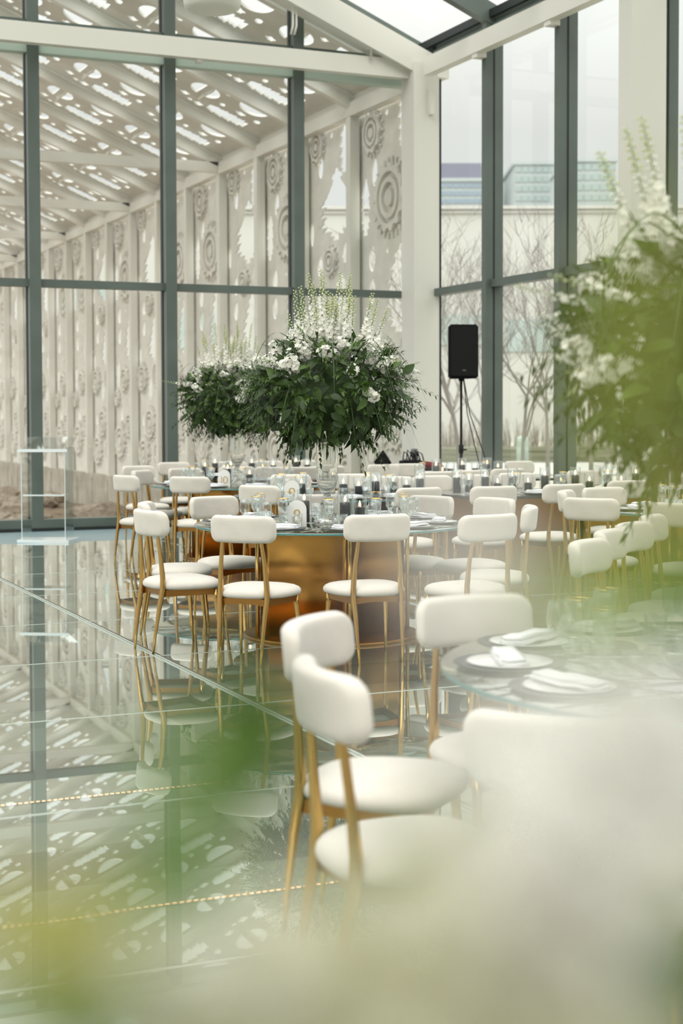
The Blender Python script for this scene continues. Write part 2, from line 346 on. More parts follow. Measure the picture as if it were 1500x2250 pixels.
def panel_mesh(hole, rel):
    me = filled([[(0, 0), (BW, 0), (BW, EZ-.1), (0, EZ-.1)]] + hole, .014); b = bmesh.new(); b.from_mesh(me)
    for g in rel:
        for s in ring(*g):
            m2 = filled(s, .03); n0 = len(b.verts); b.from_mesh(m2); b.verts.ensure_lookup_table()
            for v in b.verts[n0:]: v.co.z += .05
        for k in range(g[3]):                                   # radial ribs between gear and rim
            a = 2*math.pi*k/g[3]; r0, r1 = g[2]*1.03, g[2]*1.2
            bar(b, (g[0]+r0*math.cos(a), g[1]+r0*math.sin(a), .035), (g[0]+r1*math.cos(a), g[1]+r1*math.sin(a), .035), .03, .03)
    return b
pms = []
for hs, rl in ((holeG, relG), (holeH, relH)):
    pm = bpy.data.meshes.new('wall_panel'); pb = panel_mesh(hs, rl); pb.to_mesh(pm); pb.free(); pm.materials.append(M['stone']); pms.append(pm)
can = empty('outdoor_canopy', (XR, 20.05, -.9)); tag(can, 'long white canopy outside with gear-patterned wall panels and perforated roof', 'canopy')
def child(name, me, mat, mx=None):
    o = obj(name, me, mat); o.parent = can; o.matrix_parent_inverse = Matrix.Translation(can.location).inverted()
    if mx is not None: o.matrix_basis = mx
    return o
XP = XR+.16
for k in range(len(PY)-1):
    o = bpy.data.objects.new('wall_panel', pms[(k+k//5) % 2]); C.objects.link(o); o.parent = can; o.matrix_parent_inverse = Matrix.Translation(can.location).inverted()
    # local x -> +Y, local y -> +Z, local z (relief) -> -X
    flip = False
    Rm = Matrix(((0, 0, -1, XP), (-1, 0, 0, PY[k+1]), (0, 1, 0, 0.0), (0, 0, 0, 1)))
    o.matrix_basis = Rm
for y in PY:
    b = NB(); box(b, XR-.06, XR+.10, y-.085, y+.085, -.1, EZ-.02); o = child('post', b, 'post')
b = NB(); bar(b, (XR+.02, PY[0]-1, EZ-.02), (XR+.02, PY[-1], EZ-.02), .18, .22); child('eave_beam', b, 'post')
b = NB(); box(b, XR+.0, XR+.06, PY[0]-1, PY[-1], EZ+.05, EZ+.26); child('eave_infill', b, 'post')
b = NB(); box(b, XR-.1, XR+.4, PY[0]-1.2, PY[-1], -1.0, 0.0)
for k in range(26): yy = PY[0]+k*1.5; box(b, XR-.125, XR-.1, yy, yy+.05, -.95, -.1)
child('plinth', b, 'plinth')
XRG = 0.6; LS = math.hypot(XR-XRG, SL*(XR-XRG)); th = math.atan(SL)
rholes = []
for i in range(6):
    v = .25 + i*1.66
    rholes += [circ(.60, v+.40, .42, .27, 26), jag(1.66, v+.55, [.18, .26, .22, .28, .24, .27, .22, .25, .18], .085), circ(1.22, v+.12, .10, .06, n=10), circ(1.25, v+.80, .09, .05, n=10),
               gear(.28, v+.95, .085, 9, .3), gear(.62, v+.92, .07, 9, .3), gear(1.22, v+.45, .10, 9, .3), gear(1.8, v+1.08, .10, 9, .3), circ(1.8, v+1.25, .05, n=8),
               circ(1.0, v+1.26, .32, .23, 14, .15, math.pi-.15), circ(1.0, v+1.20, .32, .23, 14, math.pi+.15, 2*math.pi-.15), circ(.3, v+1.35, .05, n=8), gear(1.6, v+1.42, .09, 9, .3)]
rp = filled([[(0.02, 0), (BW-.02, 0), (BW-.02, LS), (0.02, LS)]] + rholes, .02); rp.materials.append(M['roofp'])
for k in range(len(PY)-1):
    o = bpy.data.objects.new('roof_panel', rp); C.objects.link(o); o.parent = can; o.matrix_parent_inverse = Matrix.Translation(can.location).inverted()
    o.matrix_basis = Matrix(((0, -math.cos(th), math.sin(th), XR), (1, 0, 0, PY[k]), (0, math.sin(th), math.cos(th), EZ+.22), (0, 0, 0, 1)))
for y in PY:
    b = NB(); bar(b, (XR, y, EZ+.08), (XRG, y, EZ+.08+SL*(XR-XRG)), .14, .18); child('rafter', b, 'post')
for y in (PY[3+1], PY[6+1], PY[9+1], PY[12+1]):
    b = NB(); bar(b, (XR, y, EZ), (-8, y, EZ), .14, .2); child('tie_beam', b, 'post')
b = NB(); bar(b, (XRG, PY[0], EZ+SL*(XR-XRG)+.1), (XRG, PY[-1], EZ+SL*(XR-XRG)+.1), .3, .3); child('ridge_beam', b, 'post')
for k in range(0, len(PY)-1):
    b = NB()
    for i in range(5):
        v = (.25+i*1.66+1.22)*math.cos(th); y = PY[k]+1.0
        z = EZ+.14+SL*v; bar(b, (XR-v, y-.42, z), (XR-v, y+.42, z), .03, .03); bar(b, (XR-v-.12, y-.1, z-.04), (XR-v+.12, y-.1, z+.04), .03, .03)
    child('light_fitting', b, 'post')
# --- ground outside
b = NB()
n = 44
vg = {}
for i in range(n+1):
    for j in range(n+1):
        x = -12+i*(XR+11.9)/n; y = 19.85+j*42/n
        vg[i, j] = b.verts.new((x, y, -.88+random.uniform(-.12, .16)))
for i in range(n):
    for j in range(n): b.faces.new((vg[i, j], vg[i+1, j], vg[i+1, j+1], vg[i, j+1]))
struct('ground_dirt', smooth(b), 'dirt')
b = NB(); box(b, -12, XR+.2, YB-.02, 19.86, -1.2, 0.02); struct('trim_20', b, 'plinth')
b = NB(); b.faces.new([b.verts.new(v) for v in ((XR+.3, -30, -.12), (160, -30, -.12), (160, 220, -.12), (XR+.3, 220, -.12))]); struct('ground_lawn', b, 'ground')
b = NB(); b.faces.new([b.verts.new(v) for v in ((-60, 62, -.3), (XR+.3, 62, -.12), (XR+.3, 220, -.12), (-60, 220, -.3))]); struct('ground_far', b, 'ground')
b = NB(); q = [P(980, 40), P(2300, 40), P(2300, 50), P(900, 50)]; b.faces.new([b.verts.new((v.x, v.y, -.10)) for v in q]); struct('ground_path', b, 'path')
rocks = []
for v in range(4):
    b = NB(); bmesh.ops.create_icosphere(b, subdivisions=2, radius=1)
    for q in b.verts: q.co *= random.uniform(.72, 1.15)
    rocks.append(b); me = bpy.data.meshes.new('rock'); b.to_mesh(me); b.free(); me.materials.append(M['rock']); rocks[v] = me
taken = []
for k in range(150):
    px = random.uniform(-30, 275); d = random.uniform(27, 50); c = P(px, d)
    if c.x > XR-.6 or c.y < 20.4: continue
    s = random.uniform(.25, .8)
    if any((c-q_).length < (s+r_)*1.35 for q_, r_ in taken): continue
    taken.append((c, s))
    o = bpy.data.objects.new('rock', rocks[k % 4]); C.objects.link(o); o.location = (c.x, c.y, -.76)
    o.scale = (s*1.3, s, s*.55); o.rotation_euler = (0, 0, random.uniform(0, 6))
    tag(o, 'brown rock lying in the dirt outside behind the glass wall', 'rock', 'rocks on the dirt outside')

# ================================================================== CHAIRS
def dp(px, y, z): return (EYE-z)*F/(y-(H0-ROLL*(px-750)))
def face(v): return math.atan2(v.y, v.x)-math.pi/2
def rrect(wd, hg, r, cx=0, cz=0, n=6, sx=6):
    pts = []
    for (ax, az, a0) in ((wd/2-r, hg/2-r, 0), (-wd/2+r, hg/2-r, 90), (-wd/2+r, -hg/2+r, 180), (wd/2-r, -hg/2+r, 270)):
        for k in range(n+1):
            a = math.radians(a0+90*k/n); pts.append((cx+ax+r*math.cos(a), cz+az+r*math.sin(a)))
        # extra points along the straight edge that follows
        if a0 in (0, 180):
            for k in range(1, sx):
                t = k/sx; x = (wd/2-r)*(1-2*t)*(1 if a0 == 0 else -1)
                pts.append((cx+x, cz+(hg/2 if a0 == 0 else -hg/2)))
    return pts
def make_chair():
    t = empty('dining_chair')
    # backrest: soft curved pad
    b = NB(); ls = []; wd, hg, T = .425, .165, .062
    def pad(inset, y, shrink=1.0):
        out = []
        for x, z in rrect(wd-2*inset, hg-2*inset, max(.052-inset*.6, .012)):
            x *= shrink; z *= shrink
            out.append((x, y - .235 + 1.25*x*x - .10*z, .817 + z))
        return out
    for s in (1.0,):
        for sh in (.12, .5, .8): ls.append(pad(.022, -T/2-.002*(1-sh), sh))
        for a in range(-80, 81, 20): A = math.radians(a); ls.append(pad(.022*(1-math.cos(A)), T/2*math.sin(A)))
        for sh in (.8, .5, .12): ls.append(pad(.022, T/2+.002*(1-sh), sh))
    loops(b, ls); bmesh.ops.recalc_face_normals(b, faces=b.faces); obj('backrest', b, 'fabric', t)
    # seat: rounded trapezoid cushion
    b = NB(); ls = []
    def seat(scale, z):
        out = []
        for k in range(40):
            a = 2*math.pi*k/40; c, s = math.cos(a), math.sin(a); e = 2/2.7
            x = abs(c)**e*(1 if c > 0 else -1); y = abs(s)**e*(1 if s > 0 else -1)
            out.append((x*(.240+.03*y)*scale, y*.228*scale+.012, z))
        return out
    for sc_, z in ((.1, .398), (.8, .398), (.93, .400), (.985, .408), (1.0, .422), (.99, .434), (.95, .446), (.86, .457), (.7, .465), (.45, .470), (.1, .472)): ls.append(seat(sc_, z))
    loops(b, ls); bmesh.ops.recalc_face_normals(b, faces=b.faces); obj('seat', b, 'fabric', t)
    # frame under the seat
    b = NB()
    for s in (-1, 1): bar(b, (s*.155, -.165, .378), (s*.19, .165, .378), .018, .04)
    for y, x in ((-.17, .15), (.17, .185)):
        pr = None
        for k in range(9):
            u = -1+k/4; q = (u*x, y, .372+.014*(1-u*u)); 
            if pr: bar(b, pr, q, .018, .04-.0*u)
            pr = q
    obj('seat_frame', b, 'brassdull', t)
    for s in (-1, 1):
        b = NB(); tube(b, [(s*.138, -.245, 0), (s*.143, -.232, .12), (s*.150, -.205, .30), (s*.155, -.185, .40), (s*.152, -.182, .47), (s*.145, -.192, .60), (s*.130, -.204, .73), (s*.128, -.208, .785)], [.0075, .010, .0155, .0185, .0175, .0135, .0115, .010], 10)
        obj('leg', b, 'brass', t)
        b = NB(); tube(b, [(s*.205, .205, 0), (s*.200, .19, .15), (s*.190, .17, .33), (s*.188, .166, .40)], [.0075, .0105, .0155, .017], 10); obj('leg', b, 'brass', t)
    return t
CH0 = make_chair(); first = [True]
def chair(px, ytop, label, centre=None, th=None, tw=0, group=None, ztop=.90, d=None):
    d = d or dp(px, ytop, ztop); p = P(px, d)
    if centre is not None: f = Vector((centre.x-p.x, centre.y-p.y, 0)).normalized()
    else: f = RT*math.cos(math.radians(th)) + FW*math.sin(math.radians(th))
    rz = face(f)+math.radians(tw)
    o = CH0 if first[0] else dup(CH0); first[0] = False
    # px/ytop mark the backrest: shift the origin forward
    off = Matrix.Rotation(rz, 3, 'Z') @ Vector((0, .235, 0))
    o.location = (p.x+off.x, p.y+off.y, 0); o.rotation_euler = (0, 0, rz)
    tag(o, label, 'chair', group); return o

# ================================================================== TABLES
def pedestal(t, r, h, angs, mat='brassdull', name='pedestal_panel'):
    for k in range(len(angs)):
        a, c = math.radians(angs[k]), math.radians(angs[(k+1) % len(angs)])
        p, q = Vector((math.cos(a), math.sin(a), 0))*r, Vector((math.cos(c), math.sin(c), 0))*r
        m = (p+q)/2; inw = -m.normalized()*.11; b = NB(); N = 14; A, B = [], []
        for i in range(N+1):
            u = i/N; x = p.lerp(q, .03+.94*u)+inw*(1-(2*u-1)**2); nrm = -m.normalized()*.02
            A.append(x); B.append(x+nrm)
        va = [[b.verts.new((v.x, v.y, z)) for v in A] for z in (.02, h)]; vb = [[b.verts.new((v.x, v.y, z)) for v in B] for z in (.02, h)]
        for i in range(N):
            for f in (b.faces.new((va[0][i], va[0][i+1], va[1][i+1], va[1][i])), b.faces.new((vb[0][i+1], vb[0][i], vb[1][i], vb[1][i+1]))): f.smooth = True
            b.faces.new((va[1][i], va[1][i+1], vb[1][i+1], vb[1][i])); b.faces.new((va[0][i+1], va[0][i], vb[0][i], vb[0][i+1]))
        for i in (0, N): b.faces.new((va[0][i], vb[0][i], vb[1][i], va[1][i]))
        bmesh.ops.recalc_face_normals(b, faces=b.faces); obj(name, b, mat, t)
    for a in angs:
        a = math.radians(a); b = NB(); lathe(b, [(0, .02), (.014, .02), (.014, h), (0, h)], 10, ((r+.012)*math.cos(a), (r+.012)*math.sin(a), 0)); obj('pedestal_post', b, 'brass', t)
def round_table(px, d, label, angs, R=.93, top='tglass'):
    c = P(px, d); t = empty('round_table', (c.x, c.y, 0), -YAW); tag(t, label, 'table')
    b = NB(); lathe(b, [(0, .744), (R-.003, .744), (R, .747)], 96, mi=0); lathe(b, [(R, .747), (R, .757)], 96, mi=1); lathe(b, [(R, .757), (R-.003, .76), (0, .76)], 96, mi=0)
    bmesh.ops.remove_doubles(b, verts=b.verts, dist=1e-5); obj('tabletop', b, None, t, mats=[top, 'tedge'])
    pedestal(t, .53, .735, angs)
    b = NB(); lathe(b, [(0, 0), (.60, 0), (.60, .015), (.585, .02), (0, .02)], 64); obj('base_plate', b, 'brassdull', t)
    b = NB(); lathe(b, [(0, .735), (.30, .735), (.30, .744), (0, .744)], 40); obj('mounting_disc', b, 'brass', t)
    return t
def long_table(x0, x1, y0, y1, label):
    cx, cy = (x0+x1)/2, (y0+y1)/2; t = empty('long_table', (cx, cy, 0)); tag(t, label, 'table'); hx, hy = (x1-x0)/2, (y1-y0)/2
    b = NB(); box(b, -hx, hx, -hy, hy, .735, .76); bmesh.ops.bevel(b, geom=b.edges, offset=.004, segments=2, affect='EDGES'); obj('tabletop', b, 'black', t)
    n = max(2, round((x1-x0)/1.1))
    for k in range(n):
        a = -hx+.15+(2*hx-.3)*k/n; c = -hx+.15+(2*hx-.3)*(k+1)/n-.06; b = NB(); N = 12
        for s in (-1, 1):
            va = [[b.verts.new((a+(c-a)*i/N, s*(hy-.28-.06*(1-(2*i/N-1)**2)), z)) for i in range(N+1)] for z in (0.0, .735)]
            for i in range(N): b.faces.new((va[0][i], va[0][i+1], va[1][i+1], va[1][i])).smooth = True
        for x in (a, c): bar(b, (x, -(hy-.28), .37), (x, hy-.28, .37), .02, .73)
        obj('pedestal_panel', b, 'brassdull', t)
    return t

CT8 = P(727, 10.36); CT9 = P(735, 13.9); CT10 = P(525, 16.1); CT1 = P(1668, 4.45); CT4 = P(1608, 11.6); CT3 = P(1725, 8.3)
T8 = round_table(727, 10.36, 'round glass-topped table carrying the card eight and the big flower arrangement', (205, 283, 15, 105))
T9 = round_table(735, 13.9, 'round glass-topped table with the card nine, hidden behind the big flower arrangement', (215, 290, 20, 110), top='black')
T10 = round_table(525, 16.1, 'round glass-topped table with the card ten under the farther flower arrangement', (200, 285, 20, 110))
T1 = round_table(1668, 4.45, 'glass-topped table nearest the camera at the lower right, seen blurred through blossoms', (190, 270, 10, 100))
T4 = round_table(1608, 11.6, 'glass-topped round table at the right edge behind the green leaves, no card visible', (200, 290, 20, 110))
TA = long_table(6.52, 9.15, 11.85, 13.0, 'long black-topped table lined with the front row of black candles')
TB = long_table(7.45, 9.35, 14.98, 15.78, 'shorter black-topped table with candles in front of the loudspeaker')
TC = long_table(5.6, 7.9, 16.95, 17.75, 'rear black-topped table with candles close to the rear glass wall')

g8 = 'chairs around the table with the card eight'
chair(525, 1133, 'ivory chair with its back to the camera at the left front of table eight', CT8, group=g8)
chair(835, 1130, 'ivory chair with its back to the camera at the front centre of table eight', CT8, group=g8, tw=6)
chair(316, 1120, 'ivory chair at the far left end of table eight, nearest the floor seam', CT8, group=g8)
chair(313, 1103, 'ivory chair almost hidden behind the leftmost chair of table eight', CT8, group=g8, tw=8)
chair(461, 1090, 'ivory chair at the back left of table eight beside the wine glasses', CT8, group=g8, tw=-6)
chair(704, 1086, 'ivory chair on the far side of table eight behind the crystal vase', CT8, group=g8)
chair(954, 1089, 'ivory chair on the far right side of table eight behind the folded napkins', CT8, group=g8)
chair(1097, 1098, 'ivory chair right of table eight, just behind the nearest right-hand one', CT8, group=g8, tw=10, d=10.9)
chair(1170, 1108, 'ivory chair seen edge-on at the right of table eight', th=173, group=g8, d=9.95)
chair(1083, 1130, 'ivory chair at the front right of table eight, veiled by pale blur', CT8, group=g8, tw=-6)
g9 = 'chairs around the table with the card nine'
chair(562, 1058, 'ivory chair at the left of table nine, behind the wine glasses of table eight', CT9, group=g9, d=12.9)
chair(635, 1042, 'ivory chair on the far side of table nine above the card nine', CT9, group=g9)
chair(926, 1071, 'ivory chair between table nine and the long black table', CT9, group=g9)
chair(782, 1030, 'ivory chair at the far right of table nine beside the crystal vase', CT9, group=g9, d=15.4)
chair(872, 1050, 'ivory chair at the right of table nine half hidden by candles', CT9, group=g9, d=14.75)
g10 = 'chairs around the table with the card ten'
chair(268, 1044, 'leftmost ivory chair of table ten, standing nearest the glass wall', CT10, group=g10)
chair(304, 1033, 'second ivory chair from the left at table ten', CT10, group=g10)
chair(299, 1023, 'ivory chair at the rear left of table ten, only its top showing', CT10, group=g10)
chair(412, 1047, 'ivory chair with its back to the camera in front of table ten', CT10, group=g10)
chair(402, 1030, 'ivory chair at table ten directly behind the front one', CT10, group=g10, d=17.15)
chair(379, 1016, 'ivory chair at the far left corner of table ten before the rear glass', th=-66, group=g10, d=19.3)
chair(600, 1029, 'ivory chair at the right of table ten, right of its crystal stem', CT10, group=g10, d=17.5)
chair(520, 1018, 'ivory chair on the far side of table ten behind the stem', CT10, group=g10, d=17.6)
gA = 'chairs along the front of the long black table'
chair(1090, 1068, 'left ivory chair with its back to us at the long black table', th=110, group=gA)
chair(1246, 1063, 'middle ivory chair with its back to us at the long black table', th=116, group=gA)
chair(1386, 1055, 'right ivory chair with its back to us at the long black table', th=112, group=gA)
gF = 'chairs along the far side of the long black table'
for i, (px, d, l) in enumerate(((944, 14.9, 'leftmost'), (1030, 15.1, 'centre'), (1130, 15.5, 'right of centre'), (1278, 16.1, 'second from the right'), (1400, 16.7, 'rightmost'))):
    chair(px, 0, 'ivory chair facing us behind the long table, %s of the row' % l, th=-66, d=d, group=gF)
gB = 'chairs around the black table by the loudspeaker'
for i, (px, d, l) in enumerate(((968, 15.95, 'near side, left'), (1040, 16.3, 'near side, centre'), (1120, 16.7, 'near side, right'))):
    chair(px, 0, 'ivory chair at the black table by the loudspeaker, %s' % l, th=114, d=d, group=gB)
for i, (px, d, l) in enumerate(((838, 18.2, 'by the tilted screen'), (893, 18.5, 'below the mixing gear'), (1137, 19.4, 'right of the dark window post'))):
    chair(px, 0, 'ivory chair in the last row near the corner column, %s' % l, th=-66, d=d, group=gB)
gC = 'chairs at the rear black table'
for i, (px, d, l) in enumerate(((664, 17.45, 'near side, left one'), (724, 17.7, 'near side, right one'))):
    chair(px, 0, 'ivory chair at the rear black table, %s' % l, th=114, d=d, group=gC)
for i, (px, d, l) in enumerate(((505, 19.55, 'left'), (585, 19.75, 'centre'), (660, 20.05, 'right'))):
    chair(px, 0, 'ivory chair between the rear black table and the rear glass, %s' % l, th=-66, d=d, group=gC)
g4 = 'chairs around the glass table at the right edge'
chair(1236, 1077, 'ivory chair seen from its side at the left of the right-hand glass table', th=-18, group=g4)
chair(1293, 1094, 'ivory chair at the front left of the right-hand glass table', CT4, group=g4, tw=26)
chair(1320, 1070, 'ivory chair at the rear left of the right-hand glass table', CT4, group=g4, tw=-20)
chair(1466, 1104, 'ivory chair in front of the right-hand glass table, cut by leaves', CT4, group=g4, tw=-14)
g3 = 'row of chairs seen edge-on at the right'
chair(1278, 1186, 'nearest ivory chair of the edge-on row at the right', th=-30, group=g3)
chair(1325, 1170, 'second nearest ivory chair of the edge-on row at the right', th=-24, group=g3, d=7.85)
chair(1378, 1157, 'third ivory chair of the edge-on row at the right', th=-32, group=g3, d=8.4)
chair(1422, 1139, 'farthest ivory chair of the edge-on row at the right', th=-26, group=g3, d=9.0)
g1 = 'chairs around the nearest table'
chair(668, 1352, 'ivory chair in the foreground behind the nearest one, facing right', th=-22, group=g1, d=4.50)
chair(688, 1480, 'nearest ivory chair, its curved backrest filling the lower centre', th=18, group=g1, d=3.64)
chair(1026, 1318, 'ivory chair with wide backrest beyond the nearest glass table', th=-66, group=g1, d=5.04)
chair(1235, 1560, 'ivory chair lost in white blur at the lower right', th=74, group=g1, d=3.03)

# ================================================================== TABLEWARE (prototypes, then copies)
def proto(name, parts):
    t = None
    for i, (n, b, m) in enumerate(parts):
        if i == 0: t = obj(name, b, None, mats=m if isinstance(m, list) else [m])
        else: obj(n, b, None, t, mats=m if isinstance(m, list) else [m])
    return t
def mk_charger():
    b = NB(); lathe(b, [(0, .002), (.10, .002), (.16, .010), (.165, .013), (.163, .016), (.105, .007), (0, .006)], 40); bb = NB()
    lathe(bb, [(0, .0075), (.085, .0075), (.125, .016), (.124, .018), (.083, .010), (0, .010)], 36)
    t = obj('charger_plate', b, 'charger'); return t, obj('dinner_plate', bb, 'china')
def mk_napkin():
    b = NB()
    for k, (wd, dp_, z0, z1) in enumerate(((.235, .085, .0, .012), (.225, .078, .011, .022))):
        vs = box(b, -wd/2+k*.004, wd/2, -dp_/2, dp_/2-k*.006, z0, z1)
    bmesh.ops.subdivide_edges(b, edges=b.edges, cuts=3, use_grid_fill=True)
    bmesh.ops.bevel(b, geom=[e for e in b.edges if len(e.link_faces) == 2 and e.calc_face_angle(0) > .5], offset=.0045, segments=3, affect='EDGES')
    for v in b.verts: v.co.z += .003*math.sin(v.co.x*40+v.co.y*30)+.002*math.sin(v.co.y*90)
    return obj('napkin', smooth(b), 'linen')
def mk_goblet():
    b = NB(); lathe(b, [(0, 0), (.036, .001), (.036, .003), (.008, .008), (.0055, .02), (.009, .035), (.006, .05), (.005, .07), (.012, .078), (.024, .09), (.031, .115), (.033, .15), (.039, .19), (.0378, .19), (.0318, .15), (.0295, .115), (.022, .092), (0, .084)], 24)
    t = obj('goblet', b, 'glass'); b = NB(); lathe(b, [(.0395, .1885), (.0397, .1915), (.0375, .1915), (.0375, .1885)], 24); obj('gold_rim', b, 'gold', t)['label'] = 'thin gold rim'; return t
def mk_wine():
    b = NB(); lathe(b, [(0, 0), (.034, .001), (.034, .003), (.006, .007), (.004, .02), (.004, .055), (.014, .064), (.030, .085), (.034, .11), (.031, .145), (.027, .17), (.0262, .17), (.030, .145), (.0328, .11), (.029, .087), (.012, .067), (0, .063)], 24)
    return obj('wine_glass', b, 'glass')
def mk_tumbler():
    b = NB(); lathe(b, [(0, 0), (.030, 0), (.033, .003), (.037, .09), (.0358, .09), (.031, .012), (0, .010)], 24); return obj('water_tumbler', b, 'glass')
def mk_cut(kind):
    b = NB()
    box(b, -.0045, .0045, -.10, .03, 0, .003)
    if kind == 'fork':
        box(b, -.011, .011, .03, .055, 0, .003)
        for s in (-.009, -.003, .003, .009): box(b, s-.0018, s+.0018, .055, .095, 0, .003)
    elif kind == 'knife':
        vs = [b.verts.new(v) for v in ((-.007, .03, 0), (.010, .03, 0), (.008, .10, 0), (-.004, .12, 0), (-.007, .03, .002), (.010, .03, .002), (.008, .10, .002), (-.004, .12, .002))]
        for q in ((3, 2, 1, 0), (4, 5, 6, 7), (0, 1, 5, 4), (1, 2, 6, 5), (2, 3, 7, 6), (3, 0, 4, 7)): b.faces.new([vs[i] for i in q])
    else:
        n0 = len(b.verts); bmesh.ops.create_uvsphere(b, u_segments=12, v_segments=8, radius=1, matrix=Matrix.Translation((0, .06, .004)) @ Matrix.Diagonal((.019, .032, .004, 1)))
    return obj(kind, b, 'silver')
CHG, PLT = mk_charger(); NAP = mk_napkin(); GOB = mk_goblet(); WIN = mk_wine(); TUM = mk_tumbler(); FRK, KNF, SPN = mk_cut('fork'), mk_cut('knife'), mk_cut('spoon')
used = set()
def put(pr, p, z, rz, label, cat, group):
    if pr in used: o = dup(pr)
    else: o = pr; used.add(pr)
    o.location = (p[0], p[1], z); o.rotation_euler = (0, 0, rz); tag(o, label, cat, group); return o
def setting(c, ang, R, where, tname, skip=(), face_pt=None):
    a = math.radians(ang)
    dv = (RT*math.cos(a)+FW*math.sin(a)); tv = Vector((-dv.y, dv.x, 0)); rz = face(-dv); Z = .76
    lay(c+dv*(R-.20), dv, tv, rz, where, tname, skip)
def lay(p, dv, tv, rz, where, tname, skip=()):
    Z = .7605
    jt = random.uniform(-.12, .12)
    if 'plate' not in skip:
        put(CHG, p, Z, 0, 'dark round charger plate at the %s place of %s' % (where, tname), 'plate', 'charger plates on '+tname)
        put(PLT, p, Z+.001, 0, 'white plate on the dark charger at the %s place of %s' % (where, tname), 'plate', 'white plates on '+tname)
    put(NAP, p, Z+.019, rz+jt, 'folded white napkin on the plate at the %s place of %s' % (where, tname), 'napkin', 'napkins on '+tname)
    put(FRK, p+tv*.20, Z, rz, 'silver fork beside the charger at the %s place of %s' % (where, tname), 'fork', 'forks on '+tname)
    put(KNF, p-tv*.195, Z, rz, 'silver knife beside the charger at the %s place of %s' % (where, tname), 'knife', 'knives on '+tname)
    if 'spoon' not in skip: put(SPN, p-tv*.225, Z, rz, 'silver spoon beside the knife at the %s place of %s' % (where, tname), 'spoon', 'spoons on '+tname)
    put(GOB, p-dv*.22-tv*.10, Z, 0, 'cut goblet with gold rim at the %s place of %s' % (where, tname), 'glass', 'gold-rimmed goblets on '+tname)
    put(WIN, p-dv*.17-tv*.19, Z, 0, 'plain rounded wine glass at the %s place of %s' % (where, tname), 'glass', 'wine glasses on '+tname)
    if 'tumbler' not in skip: put(TUM, p-dv*.25-tv*.01, Z, 0, 'low straight water tumbler at the %s place of %s' % (where, tname), 'glass', 'water tumblers on '+tname)
dirs10 = ['front centre', 'front right', 'right', 'back right', 'back centre-right', 'back centre', 'back left', 'left', 'front left corner', 'front left']
for k in range(10): setting(CT8, -80+36*k, .93, dirs10[k], 'table eight')
for k in (0, 1, 2, 4, 6, 7, 8, 9): setting(CT9, -80+36*k, .93, dirs10[k], 'table nine', ('spoon',))
for k in (0, 2, 4, 6, 7, 8, 9): setting(CT10, -72+36*k, .93, dirs10[k], 'table ten', ('spoon',))
for ang, wn in ((181, 'left'), (213, 'front left'), (149, 'rear left'), (117, 'rear')): setting(CT1, ang, .93, wn, 'the nearest table')
for ang, wn in ((180, 'left'), (215, 'front left'), (145, 'rear left'), (250, 'front'), (110, 'rear')): setting(CT4, ang, .93, wn, 'the right-hand table', ('spoon',))
Yv, Xv = Vector((0, 1, 0)), Vector((1, 0, 0))
for i, x in enumerate((6.8, 7.3, 7.8, 8.3, 8.8)): lay(Vector((x, 12.07, 0)), -Yv, Xv, 0, ['left-end', 'second', 'middle', 'fourth', 'right-end'][i]+' front', 'the long black table', ('spoon', 'tumbler'))
for i, x in enumerate((7.9, 8.7)): lay(Vector((x, 15.2, 0)), -Yv, Xv, 0, ['left', 'right'][i], 'the table by the loudspeaker', ('spoon', 'tumbler'))
for i, x in enumerate((5.95, 6.7, 7.45)): lay(Vector((x, 17.16, 0)), -Yv, Xv, 0, ['left', 'middle', 'right'][i], 'the rear table', ('spoon', 'tumbler'))

# candles in glass cylinders
def mk_candle(h):
    b = NB(); lathe(b, [(0, 0), (.036, 0), (.0365, .004), (.0365, h-.004), (.034, h), (.028, h-.003), (.02, h-.006), (0, h-.007)], 24); t = obj('pillar_candle', b, 'wax')
    b = NB(); tube(b, [(0, 0, h-.007), (0, 0, h+.008), (.002, 0, h+.013)], .0012, 6); obj('wick', b, 'wick', t)
    b = NB(); lathe(b, [(0, h+.004), (.006, h+.009), (.009, h+.018), (.0075, h+.029), (.0035, h+.041), (0, h+.05)], 10); obj('flame', b, 'flame', t)['label'] = 'small orange flame'
    return t
def mk_cyl(h):
    b = NB(); lathe(b, [(0, 0), (.050, 0), (.050, h), (.0475, h), (.0475, .006), (0, .006)], 28); return obj('glass_cylinder', b, 'tube')
CN = {s: (mk_candle(h), mk_cyl(h+.085)) for s, h in (('tall', .145), ('short', .075), ('mid', .112))}
def candle(p, s, where, group):
    c, g = CN[s]; word = {'tall': 'tall', 'short': 'short', 'mid': 'middle-height'}[s]
    put(g, p, .7605, 0, 'glass cylinder of the %s black candle, %s' % (word, where), 'candle holder', 'glass cylinders '+group)
    put(c, p, .768, random.uniform(0, 6), '%s black candle burning, %s' % (word, where), 'candle', 'black candles '+group)
candle(P(668, 10.32), 'tall', 'left of the crystal vase on table eight', 'on table eight')
candle(P(758, 10.12), 'tall', 'right of the crystal vase on table eight', 'on table eight')
candle(P(790, 10.75), 'short', 'at the back right of table eight', 'on table eight')
candle(P(662, 13.6), 'mid', 'on table nine above the card eight', 'on table nine')
for px_, d_, sz_, wh_ in ((754, 13.5, 'mid', 'just right of the vase'), (788, 13.9, 'short', 'behind the second right'), (825, 13.3, 'tall', 'right of centre'), (863, 13.9, 'mid', 'between centre and right rim'), (893, 14.1, 'short', 'near the back right rim'), (922, 13.8, 'tall', 'at the right rim')): candle(P(px_, d_), sz_, wh_+' of table nine', 'on table nine')
candle(P(548, 15.7), 'mid', 'right of the stem on table ten', 'on table ten'); candle(P(500, 16.4), 'tall', 'left of the stem on table ten', 'on table ten')
candle(P(1570, 11.5), 'tall', 'on the right-hand glass table', 'on the right-hand table')
